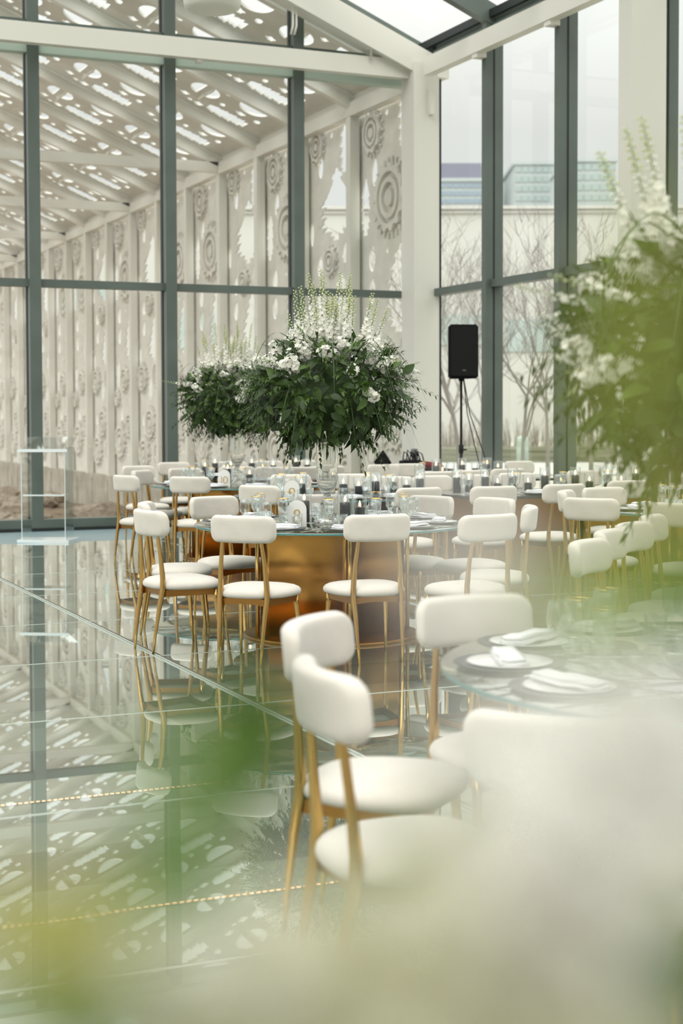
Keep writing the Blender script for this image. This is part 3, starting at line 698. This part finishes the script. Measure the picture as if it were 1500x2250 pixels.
la = [1004, 1030, 1066, 1093, 1126, 1160, 1197, 1232, 1264, 1295, 1335, 1365, 1397, 1431, 1462]
sa = ['tall', 'mid', 'tall', 'short', 'tall', 'short', 'tall', 'short', 'tall', 'short', 'tall', 'short', 'tall', 'short', 'tall']
def onY(px, Y):
    r = (px-750)/F; dr = RT*r+FW; s = Y/dr.y; return Vector((dr.x*s, Y, 0))
ordn = ['first', 'second', 'third', 'fourth', 'fifth', 'sixth', 'seventh', 'eighth', 'ninth', 'tenth', 'eleventh', 'twelfth', 'thirteenth', 'fourteenth', 'fifteenth', 'sixteenth', 'seventeenth', 'eighteenth', 'nineteenth', 'twentieth', 'twenty-first', 'twenty-second']
for i, px in enumerate(la): candle(onY(px, 12.42+.12*(i % 2)), sa[i], '%s from left on the long table' % ordn[i], 'on the long black table')
for i, px in enumerate((958, 972, 990, 1015, 1044, 1070, 1094)): candle(onY(px, 15.3+.22*(i % 2)), ['tall', 'short', 'mid', 'tall', 'mid', 'tall', 'mid'][i], '%s from left by the loudspeaker' % ordn[i], 'by the loudspeaker')
for i, px in enumerate((450, 472, 492, 507, 553, 577, 600, 650, 675)): candle(onY(px, 17.3+.15*(i % 2)), ['mid', 'tall', 'short', 'mid', 'tall', 'short', 'mid', 'tall', 'mid'][i], '%s from left on the rear table' % ordn[i], 'on the rear table')

# number cards
def numcard(c, txt, px):
    W_, Hh = .125, .175; out = [(-W_/2, 0), (W_/2, 0), (W_/2, Hh-W_/2)] + [(W_/2*math.cos(math.pi*k/14), Hh-W_/2+W_/2*math.sin(math.pi*k/14)) for k in range(1, 14)] + [(-W_/2, Hh-W_/2)]
    t = empty('table_number_card', (c.x, c.y, .7605), -YAW+math.radians(-4)); tag(t, 'arched frosted card with the gold number %s' % {'8': 'eight', '9': 'nine', '10': 'ten'}[txt], 'table number')
    b = NB(); A = [b.verts.new((x, -.003, z)) for x, z in out]; B = [b.verts.new((x, .003, z)) for x, z in out]; b.faces.new(A); b.faces.new(B[::-1])
    for k in range(len(out)): b.faces.new((A[k], B[k], B[(k+1) % len(out)], A[(k+1) % len(out)]))
    obj('card', b, 'card', t)
    b = NB()
    def stroke(pts, ws):
        pr = None
        for (x, z), w_ in zip(pts, ws):
            q = (x, -.0045, z)
            if pr: bar(b, pr[0], q, (pr[1]+w_)/2, .002, up=(0, 1, 0))
            pr = (q, w_)
    def rg(cx, cz, rx, rz_, a0=0, a1=360, thin=.0045, thick=.011, n=22):
        pts, ws = [], []
        for k in range(n+1):
            a = math.radians(a0+(a1-a0)*k/n); pts.append((cx+rx*math.cos(a), cz+rz_*math.sin(a))); ws.append(thin+(thick-thin)*abs(math.cos(a)))
        stroke(pts, ws)
    if txt == '8': rg(0, .093, .017, .019); rg(0, .050, .024, .026)
    elif txt == '9': rg(0, .086, .022, .024); stroke([(.022, .088), (.021, .066), (.010, .045), (-.010, .034)], [.009, .008, .005, .003])
    else:
        stroke([(-.026, .038), (-.026, .105)], [.008, .008]); stroke([(-.034, .098), (-.026, .105)], [.003, .003]); rg(.014, .071, .021, .034)
    obj('numeral', b, 'numeral', t)['label'] = 'gold numeral'
numcard(P(652, 10.02), '8', 652); numcard(P(641, 13.0), '9', 641); numcard(P(492, 15.6), '10', 492)

# ================================================================== FLOWERS
def leaf(b, p, d, n, L, wd, mi=0, droop=.25, fold=.25, seg=4):
    p = Vector(p); d = Vector(d).normalized(); n = Vector(n); n = (n-d*n.dot(d)); n = n.normalized() if n.length > 1e-4 else d.orthogonal().normalized(); s = d.cross(n)
    prev = None
    for i in range(seg+1):
        t = i/seg; wv = wd*.5*math.sin(math.pi*min(1, t**.8*.98+.02)) if i < seg else .0005
        c = p + d*L*t - n*droop*L*t*t; row = [b.verts.new(c - s*wv + n*fold*wv), b.verts.new(c), b.verts.new(c + s*wv + n*fold*wv)]
        if prev:
            for k in (0, 1): f = b.faces.new((prev[k], prev[k+1], row[k+1], row[k])); f.material_index = mi; f.smooth = True
        prev = row
def rdir(): 
    v = Vector((random.gauss(0, 1), random.gauss(0, 1), random.gauss(0, 1))); return v.normalized()
def floret(b, c, n, r, mi=0, petals=5):
    n = Vector(n).normalized(); s = n.orthogonal().normalized(); u = n.cross(s); a0 = random.uniform(0, 6)
    for k in range(petals):
        a = a0+2*math.pi*k/petals; d = (s*math.cos(a)+u*math.sin(a)); leaf(b, c, d+n*random.uniform(.1, .6), n, r, r*.95, mi, droop=random.uniform(-.1, .35), fold=-.15, seg=3)
def spike(b, p, d, L, r0, r1, dens=1.0):
    p = Vector(p); d = Vector(d).normalized(); side = rdir(); pts = []
    for i in range(9): t = i/8; pts.append(p+d*L*t+side*.035*L*t*t)
    tube(b, pts, [.003*(1-.6*i/8) for i in range(9)], 5, mi=1)
    n = int(30*dens*L/.4)
    for i in range(n):
        t = .12+.88*(i/n)**.9; x = p+d*L*t+side*.035*L*t*t; a = i*2.4; s = d.orthogonal().normalized(); u = d.cross(s); o = (s*math.cos(a)+u*math.sin(a)+d*.3).normalized()
        rr = r0+(r1-r0)*t
        if t < .62: floret(b, x+o*rr*.7, o, rr*random.uniform(.85, 1.15), 0)
        else:
            q = x+o*rr*.9; tube(b, [x, q], .0012, 3, mi=1, cap=False); bmesh.ops.create_icosphere(b, subdivisions=1, radius=rr*.42, matrix=Matrix.Translation(q))
            b.faces.ensure_lookup_table()
            for f in b.faces[-20:]: f.material_index = 2 if t > .75 else 0; f.smooth = True
def dome(az, el, rx=.5, rz=.36, zc=1.66):                # point on the foliage ellipsoid
    k = 1.0 if el < .2 else 1.0; return Vector((rx*math.cos(el)*math.cos(az), rx*math.cos(el)*math.sin(az), zc+rz*math.sin(el)))
def make_flowers():
    t = empty('flower_arrangement')
    b = NB()                                                # broad leaves, in clumps
    for i in range(950):
        az, el = random.uniform(0, 6.283), math.asin(random.uniform(-.93, .95)); r = random.uniform(.74, 1.03)
        q = dome(az, el); c = Vector((q.x*r, q.y*r, 1.66+(q.z-1.66)*r)); o = Vector((math.cos(az)*math.cos(el), math.sin(az)*math.cos(el), math.sin(el)))
        d = (o*.6+rdir()*.8+Vector((0, 0, -.55 if el < .1 else .05))).normalized(); L = random.uniform(.06, .115)
        leaf(b, c, d, o+Vector((0, 0, .5)), L, L*random.uniform(.42, .58), 0 if random.random() < .75 else 1, droop=.3)
    obj('broad_leaves', b, None, t, mats=['leafd', 'leafm'])
    b = NB()                                                # leafy sprigs (narrow pointed leaves on stems)
    for i in range(330):
        az = random.uniform(0, 6.283); el = math.asin(random.uniform(-.9, .92)); q = dome(az, el, .42, .30); o = Vector((math.cos(az)*math.cos(el), math.sin(az)*math.cos(el), math.sin(el)+.1)).normalized()
        L = random.uniform(.10, .19) * (1.45 if random.random() < .13 else 1); d = (o+rdir()*.35).normalized(); s = d.orthogonal().normalized()
        prev = q
        pts = [q+d*L*k/7 - Vector((0, 0, .28*L*(k/7)**2)) for k in range(8)]
        tube(b, pts, [.0022-.0002*k for k in range(8)], 3, mi=1, cap=False)
        mi = 0 if random.random() < .8 else 1
        for k in range(1, 8):
            for sg in (-1, 1):
                ld = (d*.7+s*sg*.8+rdir()*.3).normalized(); leaf(b, pts[k], ld, Vector((0, 0, 1))+rdir()*.3, random.uniform(.030, .048), .0125, mi, seg=3)
        leaf(b, pts[-1], d, (0, 0, 1), .045, .013, mi, seg=3)
    obj('leafy_sprigs', b, None, t, mats=['leafd', 'leafm'])
    b = NB(); bmesh.ops.create_icosphere(b, subdivisions=3, radius=1)
    for v in b.verts: q = v.co*random.uniform(.93, 1.0); v.co = (q.x*.34, q.y*.34, 1.62+q.z*.25)
    obj('stem_core', b, 'leafd', t)
    b = NB()                                                # arching grass blades
    for i in range(34):
        az = random.uniform(0, 6.283); r = Vector((math.cos(az), math.sin(az), 0)); z0 = random.uniform(1.5, 1.95); R1 = random.uniform(.36, .56)
        pts = [r*(.25+R1*u*.75)+Vector((0, 0, z0+.22*math.sin(u*2.2)-.42*u*u)) for u in [k/9 for k in range(10)]]; w_ = .006; s = r.cross(Vector((0, 0, 1)))
        pr = None
        for k, x in enumerate(pts):
            ww = w_*(1-(k/9)**3)+.0008; row = (b.verts.new(x-s*ww), b.verts.new(x+s*ww))
            if pr: b.faces.new((pr[0], pr[1], row[1], row[0])).smooth = True
            pr = row
    obj('grass_blades', b, 'leafd', t)
    for i in range(34):                                     # tall delphinium spikes
        az = random.uniform(0, 6.283); rr = random.uniform(0, .21) if i > 6 else random.uniform(.2, .3); p = Vector((rr*math.cos(az), rr*math.sin(az), 1.82+random.uniform(0, .1)-rr*.25)); L = random.uniform(.36, .62)
        b = NB(); spike(b, p, Vector((p.x*.95, p.y*.95, 1)) + rdir()*.08, L, .025, .012, 1.5); obj('flower_spike', b, None, t, mats=['petal', 'stem', 'bud'])
    for i in range(46):                                     # stock clusters
        az = i*2.399+random.uniform(-.3, .3); el = random.uniform(.2, 1.3) if i % 7 else random.uniform(-.15, .1); q = dome(az, el, .515, .39); o = Vector((math.cos(az)*math.cos(el), math.sin(az)*math.cos(el), math.sin(el))).normalized()
        b = NB(); R_ = random.uniform(.032, .052); L = R_*random.uniform(1.2, 2.2); ax = (o+rdir()*.7).normalized()
        for k in range(int(20+L*300)):
            v = rdir(); c = q + ax*random.uniform(-L, L)*.6 + v*R_*.75; floret(b, c, v+o*.4, random.uniform(.012, .02), 0)
        for k in range(4): x = q+ax*(L+.01*k); tube(b, [x-ax*.01, x+rdir()*.01], .0015, 3, mi=1, cap=False)
        obj('blossom', b, None, t, mats=['petal', 'bud'])
    for (az, ll) in ((.1, .5), (-.35, .42), (2.2, .4), (3.3, .45), (4.6, .42)):
        r = Vector((math.cos(az), math.sin(az), .2)); b = NB(); spike(b, r*.38+Vector((0, 0, 1.72)), r, ll*.75, .016, .008, 1.0); obj('flower_spike', b, None, t, mats=['petal', 'stem', 'bud'])
    return t
FL = make_flowers(); fl2 = dup(FL); fl3 = dup(FL)
def vase_at(c, label):
    t = empty('crystal_vase', (c.x, c.y, .7605)); tag(t, label, 'vase')
    b = NB(); lathe(b, [(0, 0), (.095, 0), (.095, .012), (.070, .02), (.052, .06), (.045, .10), (.052, .125), (.036, .14), (.030, .155), (.040, .165), (.030, .178), (.024, .19), (.034, .20), (.05, .215), (.066, .25), (.074, .30), (.076, .40), (.076, .52), (.084, .57), (.081, .57), (.072, .52), (.072, .40), (.070, .30), (.060, .255), (.03, .225), (0, .22)], 10, sm=False)
    for f in b.faces: f.smooth = f.calc_center_median().z > .2
    obj('body', b, 'crystal', t)
    b = NB()
    for k in range(22): a = k*2.4; r = .02+.035*random.random(); tube(b, [(r*math.cos(a), r*math.sin(a), .30+.1*random.random()), (r*1.2*math.cos(a+.5), r*1.2*math.sin(a+.5), .62)], .003, 5)
    return t
def set_fl(o, c, rz, label, s=1):
    o.location = (c.x, c.y, 0); o.rotation_euler = (0, 0, rz); o.scale = (s*1.06, s*1.06, 1); tag(o, label, 'flower arrangement')
c8 = P(718, 10.40); vase_at(c8, 'tall footed crystal vase in the middle of table eight'); set_fl(FL, P(722, 10.42), .4, 'large domed arrangement of white delphinium and dark foliage above table eight')
c10 = P(521, 16.2); vase_at(c10, 'crystal vase on table ten, mostly hidden by glassware'); set_fl(fl2, P(508, 16.2), 2.3, 'farther flower arrangement, smaller and left of the big one, on table ten')
c1 = P(1660, 4.45); vase_at(c1, 'crystal vase of the nearest table, beyond the right edge'); set_fl(fl3, c1, 3.2, 'blurred flower arrangement cut off by the right edge, on the nearest table', 1.0)

# ------------------------------------------------ arrangement right in front of the lens
def near(px, y, d): return P(px, d, EYE-(y-(H0-ROLL*(px-750)))/F*d)
def rose(b, c, r, n=42):
    for k in range(n):
        v = rdir(); leaf(b, Vector(c)+v*r*.35, v+rdir()*.5, rdir(), r*.8, r*.8, 0, droop=.4, fold=.3, seg=3)
na = empty('flower_arrangement', tuple(P(1150, .55, 1.16))); tag(na, 'cream blossoms and green leaves right in front of the lens, fully out of focus', 'flower arrangement')
def nchild(name, b, mats):
    o = obj(name, b, None, mats=mats); o.parent = na; o.matrix_parent_inverse = Matrix.Translation(na.location).inverted(); return o
NEAR_CREAM = [(1180, 1790, .27, 170), (1380, 1600, .28, 120), (1390, 1740, .29, 230), (1250, 1980, .27, 260), (1040, 2080, .27, 250), (830, 2200, .27, 240), (560, 2240, .28, 220), (1330, 2240, .27, 240), (1480, 1840, .30, 180), (1060, 2290, .27, 200), (1470, 1590, .30, 110), (1250, 1740, .30, 190), (360, 2290, .27, 130), (640, 2080, .26, 110)]
for (px, y, d, R_) in NEAR_CREAM:
    b = NB(); c = near(px, y, d); rose(b, c, R_/F*d); nchild('blossom', b, ['sage' if y-.12*px > 1830 else 'cream'])
    b = NB(); q = P(1150, .55, 1.10); tube(b, [c-Vector((0, 0, .01)), c.lerp(q, .4)-Vector((0, 0, .03)), q], .0016, 6); nchild('stem', b, ['stem'])
for (px, y, d, R_) in [(1060, 1270, .20, 120), (930, 1290, .2, 50), (1330, 1500, .22, 90), (1150, 1660, .22, 130), (900, 1950, .24, 60), (560, 2120, .24, 70), (330, 2160, .24, 50)]:
    b = NB(); c = near(px, y, d); rose(b, c, R_/F*d, 24); nchild('bud', b, ['cream'])
def nleaf(px0, y0, px1, y1, d, wpx, m='leafl'):
    b = NB(); p, q = near(px0, y0, d), near(px1, y1, d*1.02); leaf(b, p, q-p, -FW+Vector((0, 0, .4)), (q-p).length, wpx/F*d, 0, droop=.05, fold=.15, seg=6); nchild('leaf', b, [m])
nleaf(1140, 1775, 840, 1905, .27, 190, 'olive'); nleaf(1120, 1780, 860, 1900, .27, 200, 'leafm'); nleaf(900, 1850, 720, 1960, .28, 110, 'leafm')
nleaf(600, 1440, 470, 1880, .30, 270, 'leafd'); nleaf(560, 1500, 440, 1900, .29, 200, 'leafm'); nleaf(480, 1790, 250, 1560, .27, 130, 'leafm'); nleaf(520, 1870, 190, 1970, .27, 220, 'leafm')
nleaf(330, 2070, -160, 2040, .25, 270, 'olive'); nleaf(240, 2190, -90, 1950, .27, 240, 'olive'); nleaf(360, 2250, -60, 2260, .26, 210, 'leafm'); nleaf(720, 2260, 300, 2130, .28, 120, 'leafm')
nleaf(1500, 1330, 1080, 1340, .27, 180, 'lime'); nleaf(1430, 1240, 1130, 1390, .28, 130, 'lime'); nleaf(1600, 1160, 1440, 1440, .28, 230, 'leafm'); nleaf(1530, 1400, 1330, 1310, .28, 140, 'leafd')
nleaf(1580, 1000, 1440, 1260, .26, 120, 'olive'); nleaf(1560, 2010, 1440, 2310, .25, 260, 'leafm'); nleaf(1570, 2110, 1390, 2340, .25, 220, 'leafm'); nleaf(1530, 1900, 1560, 2150, .25, 130, 'olive')
nleaf(1460, 380, 1400, 1150, .20, 130); nleaf(1320, 700, 1270, 1120, .19, 55); nleaf(1490, 640, 1430, 960, .20, 60); nleaf(1400, 520, 1330, 900, .19, 28); nleaf(1500, 420, 1490, 700, .19, 40)
vt = empty('round_table', tuple(P(1150, .62, 0))); tag(vt, 'small table below the lens that carries the blurred cream flowers', 'table')
b = NB(); lathe(b, [(0, .735), (.42, .735), (.42, .755), (0, .76)], 40); obj('tabletop', b, 'china', vt)
b = NB(); lathe(b, [(0, 0), (.22, 0), (.22, .02), (.03, .04), (.03, .735), (0, .735)], 24); obj('pedestal', b, 'brass', vt)
b = NB(); lathe(b, [(0, 0), (.09, 0), (.06, .03), (.03, .12), (.05, .2), (.07, .40), (.065, .40), (.04, .2), (0, .14)], 20); o = obj('crystal_vase', b, 'glass'); o.location = (P(1150, .62).x, P(1150, .62).y, .76); tag(o, 'glass vase below the lens holding the blurred cream flowers', 'vase')

# ================================================================== LOUDSPEAKER, MUSIC GEAR, LECTERN
p = P(1013, 18.7); t = empty('loudspeaker', (p.x, p.y, 1.93), -YAW+math.radians(8)); tag(t, 'black loudspeaker on a pole in front of the corner glass', 'loudspeaker')
b = NB(); out = [(-.185, -.16), (.185, -.16), (.13, .17), (-.13, .17)]
for f in (0,):
    A = [b.verts.new((x, y, 0)) for x, y in out]; B = [b.verts.new((x, y, .655)) for x, y in out]; b.faces.new(A[::-1]); b.faces.new(B)
    for k in range(4): b.faces.new((A[k], A[(k+1) % 4], B[(k+1) % 4], B[k]))
bmesh.ops.bevel(b, geom=b.edges, offset=.02, segments=3, affect='EDGES'); obj('cabinet', b, 'blackp', t)
b = NB(); box(b, -.165, .165, -.170, -.158, .03, .625); bmesh.ops.bevel(b, geom=b.edges, offset=.004, segments=2, affect='EDGES'); obj('grille', b, 'blackm', t)
b = NB(); box(b, -.02, .02, -.1725, -.169, .09, .105); obj('badge', b, 'greyp', t)
b = NB(); lathe(b, [(0, -.03), (.03, -.03), (.03, .0), (0, .0)], 14); obj('socket', b, 'blackm', t)
t = empty('speaker_stand', (p.x, p.y, 0)); tag(t, 'black tripod stand holding up the loudspeaker', 'stand')
b = NB(); lathe(b, [(0, .12), (.020, .12), (.020, 1.1), (0.0, 1.1)], 12); lathe(b, [(.015, 1.08), (.015, 1.9), (0, 1.9)], 12); obj('pole', b, 'blackm', t)
b = NB(); lathe(b, [(0, 1.02), (.03, 1.02), (.03, 1.12), (0, 1.12)], 12); box(b, .02, .07, -.012, .012, 1.05, 1.07); obj('collar', b, 'blackm', t)
b = NB(); lathe(b, [(0, .62), (.028, .62), (.028, .70), (0, .70)], 12); obj('lower_collar', b, 'blackm', t)
for k in range(3):
    a = k*2.094+.9; b = NB(); tube(b, [(0.02*math.cos(a), .02*math.sin(a), .66), (.38*math.cos(a), .38*math.sin(a), .012)], .013, 8); tube(b, [(.02*math.cos(a), .02*math.sin(a), .2), (.22*math.cos(a), .22*math.sin(a), .29)], .009, 6); obj('leg', b, 'blackm', t)
for sx, lab in ((.05, 'nearer'), (.12, 'farther')):
    b = NB(); tube(b, [(p.x+.03, p.y, 1.96), (p.x+.06+sx*.5, p.y, 1.5), (p.x+.14+sx*1.6, p.y-.05, .9), (p.x+.24+sx*2.6, p.y-.1, .02)], .006, 6)
    tag(obj('speaker_cable', b, 'blackm'), 'thin cable hanging from the loudspeaker, %s the pole' % ('closer to' if sx < .1 else 'wider from'), 'cable')
# mixing gear by the column
p = P(905, 18.9); t = empty('gear_table', (p.x, p.y, 0), -YAW+.15); tag(t, 'small black table under the music gear by the corner column', 'table')
b = NB(); box(b, -.27, .40, -.22, .22, .80, .83); obj('tabletop', b, 'blackp', t)
for sx in (-.24, .37):
    for sy in (-.18, .18): b = NB(); box(b, sx-.015, sx+.015, sy-.015, sy+.015, 0, .80); obj('leg', b, 'blackm', t)
t = empty('mixing_desk', (p.x, p.y, .832), -YAW+.15); tag(t, 'black mixing desk with cables and knobs beside the corner column', 'mixer'); 
b = NB(); box(b, -.14, .12, -.14, .14, 0, .09); bmesh.ops.bevel(b, geom=b.edges, offset=.01, segments=2, affect='EDGES'); obj('body', b, 'blackp', t)
for k in range(6): b = NB(); lathe(b, [(0, .09), (.014, .09), (.012, .115), (0, .115)], 10, (-.1+.04*k, -.05+.06*(k % 2), 0)); obj('knob', b, 'greyp', t)
b = NB()
for k in range(5): x = -.1+.045*k; tube(b, [(x, .08, .09), (x+.01, .06, .20+.02*(k % 2)), (x+.05, .02, .17), (x+.06, -.04, .09)], .008, 6)
obj('cable_loops', b, 'blackm', t)
b = NB(); lathe(b, [(0, 0), (.03, 0), (.03, .05), (.045, .08), (.045, .14), (0, .15)], 14, (.05, .1, .09)); obj('microphone_head', b, 'greyp', t)
b = NB(); box(b, -.13, .13, -.1, .1, 0, .07); bmesh.ops.bevel(b, geom=b.edges, offset=.02, segments=3, affect='EDGES'); q = p+RT*.25; o = obj('carry_case', b, 'red'); o.location = (q.x, q.y, .832); o.rotation_euler = (0, .12, -YAW); tag(o, 'dark red case lying right of the mixing desk', 'case')
q = P(843, 18.6); t = empty('music_stand', (q.x, q.y, 0), -YAW+.2); tag(t, 'black music stand with a tilted flat desk left of the mixing gear', 'music stand')
b = NB(); bar(b, (-.08, -.05, .84), (.06, .08, .98), .20, .012, up=(0, 1, .3)); 
obj('desk', b, 'blackp', t)
b = NB(); tube(b, [(0, .02, .02), (0, .02, .92)], .01, 8); obj('pole', b, 'blackm', t)
for k in range(3): a = k*2.094; b = NB(); tube(b, [(0, .02, .2), (.25*math.cos(a), .02+.25*math.sin(a), .01)], .008, 6); obj('leg', b, 'blackm', t)
# clear lectern
p = P(104, 18.1); t = empty('clear_lectern', (p.x, p.y, 0), -YAW+math.radians(-6)); tag(t, 'transparent acrylic lectern standing before the left glass wall', 'lectern')
for s in (-1, 1): b = NB(); box(b, s*.26-.006, s*.26+.006, -.18, .18, .03, 1.12); obj('side_panel', b, 'acrylic', t); b = NB(); box(b, s*.262-.004, s*.262+.004, -.186, -.18, .03, 1.12); obj('panel_edge', b, 'acredge', t)
b = NB(); box(b, -.25, .25, -.17, .17, .548, .560); obj('shelf', b, 'acrylic', t); b = NB(); box(b, -.25, .25, -.176, -.17, .546, .562); obj('shelf_edge', b, 'acredge', t)
b = NB(); box(b, -.31, .31, -.22, .22, 0, .03); obj('base', b, 'acredge', t)
b = NB(); bar(b, (0, -.21, 1.07), (0, .2, 1.235), .60, .012, up=(0, 0, 1)); obj('reading_top', b, 'acrylic', t)
b = NB(); box(b, -.30, .30, -.215, -.20, 1.065, 1.10); obj('book_lip', b, 'acredge', t)
# glowing strips under the floor
for (x0, x1, y, lab) in ((.5, 2.55, 7.2, 'farther'), (.3, 2.45, 5.47, 'nearer')):
    t = empty('light_strip', ((x0+x1)/2, y, -.35)); tag(t, 'warm glowing light strip under the glass floor, the %s one' % lab, 'light strip'); L = (x1-x0)/2
    b = NB(); box(b, -L, L, -.006, .006, -.008, 0); obj('strip_body', b, 'beam', t)
    b = NB(); n = int(2*L/.028)
    for k in range(n): x = -L+.02+k*.028; box(b, x-.008, x+.008, -.0045, .0045, 0, .004)
    o = obj('bulbs', b, 'led', t); o['kind'] = 'stuff'

# ================================================================== OUTSIDE, BEYOND THE RIGHT GLASS
def building(px0, px1, ytop, d, name, label, rows, cols, mw, mg, depth=18, band=None, roofbox=0, yb=None):
    p, q = P(px0, d), P(px1, d); z1 = EYE+(H0-ytop)/F*d; wd = (q-p).length; c = (p+q)/2; t = empty(name, (c.x, c.y, -.12), -YAW); tag(t, label, 'building')
    b = NB(); box(b, -wd/2, wd/2, 0, depth, 0, z1); obj('wall', b, mw, t)
    b = NB(); box(b, -wd/2-.3, wd/2+.3, -.3, depth, z1, z1+.0022*d); obj('roof', b, mw, t)
    zb = EYE+(H0-(yb or 900))/F*d; hh = (z1-zb)/rows
    if rows*cols <= 100:
        for r in range(rows):
            for k in range(cols):
                b = NB(); x0 = -wd/2+wd*(k+.08)/cols; box(b, x0, x0+wd*.84/cols, -.15, .1, zb+hh*(r+.2), zb+hh*(r+.8)); obj('window_pane', b, mg, t)
    return t
t = building(966, 1066, 402, 258, 'apartment_tower', 'distant tower with purple-grey top storeys behind the pale roofline', 4, 7, 'palest', 'window', yb=470)
b = NB(); k = 258/F; box(b, -50*k, 42*k, 1, 14, 30.0+EYE*0, EYE+(H0-360)*k); obj('upper_storeys', b, 'tower', t); b = NB(); box(b, 20*k, 50*k, 2, 14, 38, EYE+(H0-364)*k); obj('stair_core', b, 'palest', t)
building(1130, 1234, 366, 250, 'apartment_tower', 'distant pale green glass tower, the left one of the green pair', 5, 7, 'palest', 'towerg', yb=470)
building(1244, 1350, 360, 225, 'apartment_tower', 'distant pale green glass tower, the right one of the green pair', 5, 6, 'palest', 'towerg', yb=470)
t = building(-400, 2500, 460, 90, 'low_building', 'long low pale building with teal glazing across the lawn', 1, 1, 'facade', 'facade', depth=20, yb=470)
for (xa, xb, ya, yb_) in ((965, 1072, 690, 755), (1110, 1235, 700, 770), (1270, 1350, 690, 760), (360, 470, 680, 760), (150, 250, 620, 690), (560, 700, 690, 760), (1470, 1560, 700, 760)):
    b = NB(); za, zb = EYE+(H0-ya)/F*90, EYE+(H0-yb_)/F*90; xl, xr = (xa-1050)/F*90, (xb-1050)/F*90; box(b, xl, xr, -.1, .1, zb, za); obj('glazing', b, 'teal', t)
    for k in range(4): pass
def make_tree(seed, h=9.0, nb=5):
    rnd = random.Random(seed); b = NB()
    def grow(p, d, L, r, lv):
        pts = [p]; dd = d.copy()
        for k in range(4):
            dd = (dd+Vector((rnd.uniform(-1, 1), rnd.uniform(-1, 1), rnd.uniform(-.3, .5)))*(.10 if lv == 0 else .22)).normalized(); pts.append(pts[-1]+dd*L/4)
        tube(b, pts, [r*(1-.13*k) for k in range(5)], 6 if lv < 2 else 3, cap=False)
        if lv >= nb: return
        for k in range(3 if lv else 5):
            q = pts[rnd.choice((2, 3, 4)) if k else 4]; v = Vector((rnd.uniform(-1, 1), rnd.uniform(-1, 1), rnd.uniform(.0, .9))).normalized()
            grow(q, (dd*.75+v*.75).normalized(), L*rnd.uniform(.6, .8), max(r*.52, .005), lv+1)
    grow(Vector((0, 0, -.1)), Vector((0, 0, 1)), h*.26, .06, 0); me = bpy.data.meshes.new('bare_tree'); b.to_mesh(me); b.free(); me.materials.append(M['bark']); return me
TM = [make_tree(3), make_tree(11), make_tree(29)]
for i, (px, d, hs, lab) in enumerate(((1012, 31, .95, 'behind the loudspeaker'), (1058, 46, 1.15, 'just left of the first dark window post'), (1150, 34, .9, 'in the middle pane right of the first dark post'), (1205, 38, 1.0, 'left of the second dark window post'), (1300, 30, 1.0, 'between the second dark post and the white column'), (1335, 49, 1.1, 'against the white column'), (1490, 36, 1.0, 'beyond the white column at the right edge'), (800, 46, 1.05, 'seen through the canopy wall near the corner'), (700, 60, 1.1, 'seen through the cut-outs of the canopy wall'), (985, 58, .9, 'farther back beside the corner frame'))):
    c = P(px, d); o = bpy.data.objects.new('bare_tree', TM[i % 3]); C.objects.link(o); o.location = (c.x, c.y, -.12); o.rotation_euler = (0, 0, i*1.7); o.scale = (hs, hs, hs*1.0); tag(o, 'leafless tree outside, '+lab, 'tree')
def make_shrub(seed):
    rnd = random.Random(seed); b = NB()
    for k in range(80):
        x, y = rnd.uniform(-.40, .40), rnd.uniform(-.4, .4); h = rnd.uniform(.7, 1.5); tube(b, [(x, y, 0), (x+rnd.uniform(-.1, .1), y, h*.5), (x+rnd.uniform(-.08, .08), y, h)], [.018, .013, .006], 3, cap=False)
    me = bpy.data.meshes.new('twiggy_shrub'); b.to_mesh(me); b.free(); me.materials.append(M['shrub']); return me
SH = [make_shrub(1), make_shrub(2)]
for i, px in enumerate(range(980, 1560, 60)):
    c = P(px, 52); o = bpy.data.objects.new('twiggy_shrub', SH[i % 2]); C.objects.link(o); o.location = (c.x, c.y, -.12); o.rotation_euler = (0, 0, -YAW+(i % 3)*.1); tag(o, 'bare reddish twiggy shrub in the row beyond the path outside', 'shrub', 'twiggy shrubs beyond the path')
b = NB(); p, q = P(960, 50.5), P(1600, 50.5)
bar(b, (p.x, p.y, .1), (q.x, q.y, .1), .6, .5); bmesh.ops.subdivide_edges(b, edges=b.edges, cuts=12, use_grid_fill=True)
for v in b.verts: v.co.z += random.uniform(-.06, .08)
tag(obj('low_hedge', b, 'hedge'), 'low dark green hedge along the path outside', 'hedge')
p = P(1148, 36); b = NB(); lathe(b, [(0, 0), (.15, 0), (.14, 1.0), (.12, 1.08), (0, 1.1)], 14); o = obj('stone_pillar', b, 'stele'); o.location = (p.x, p.y, -.12); tag(o, 'pale green mottled stone pillar on the path outside', 'pillar')
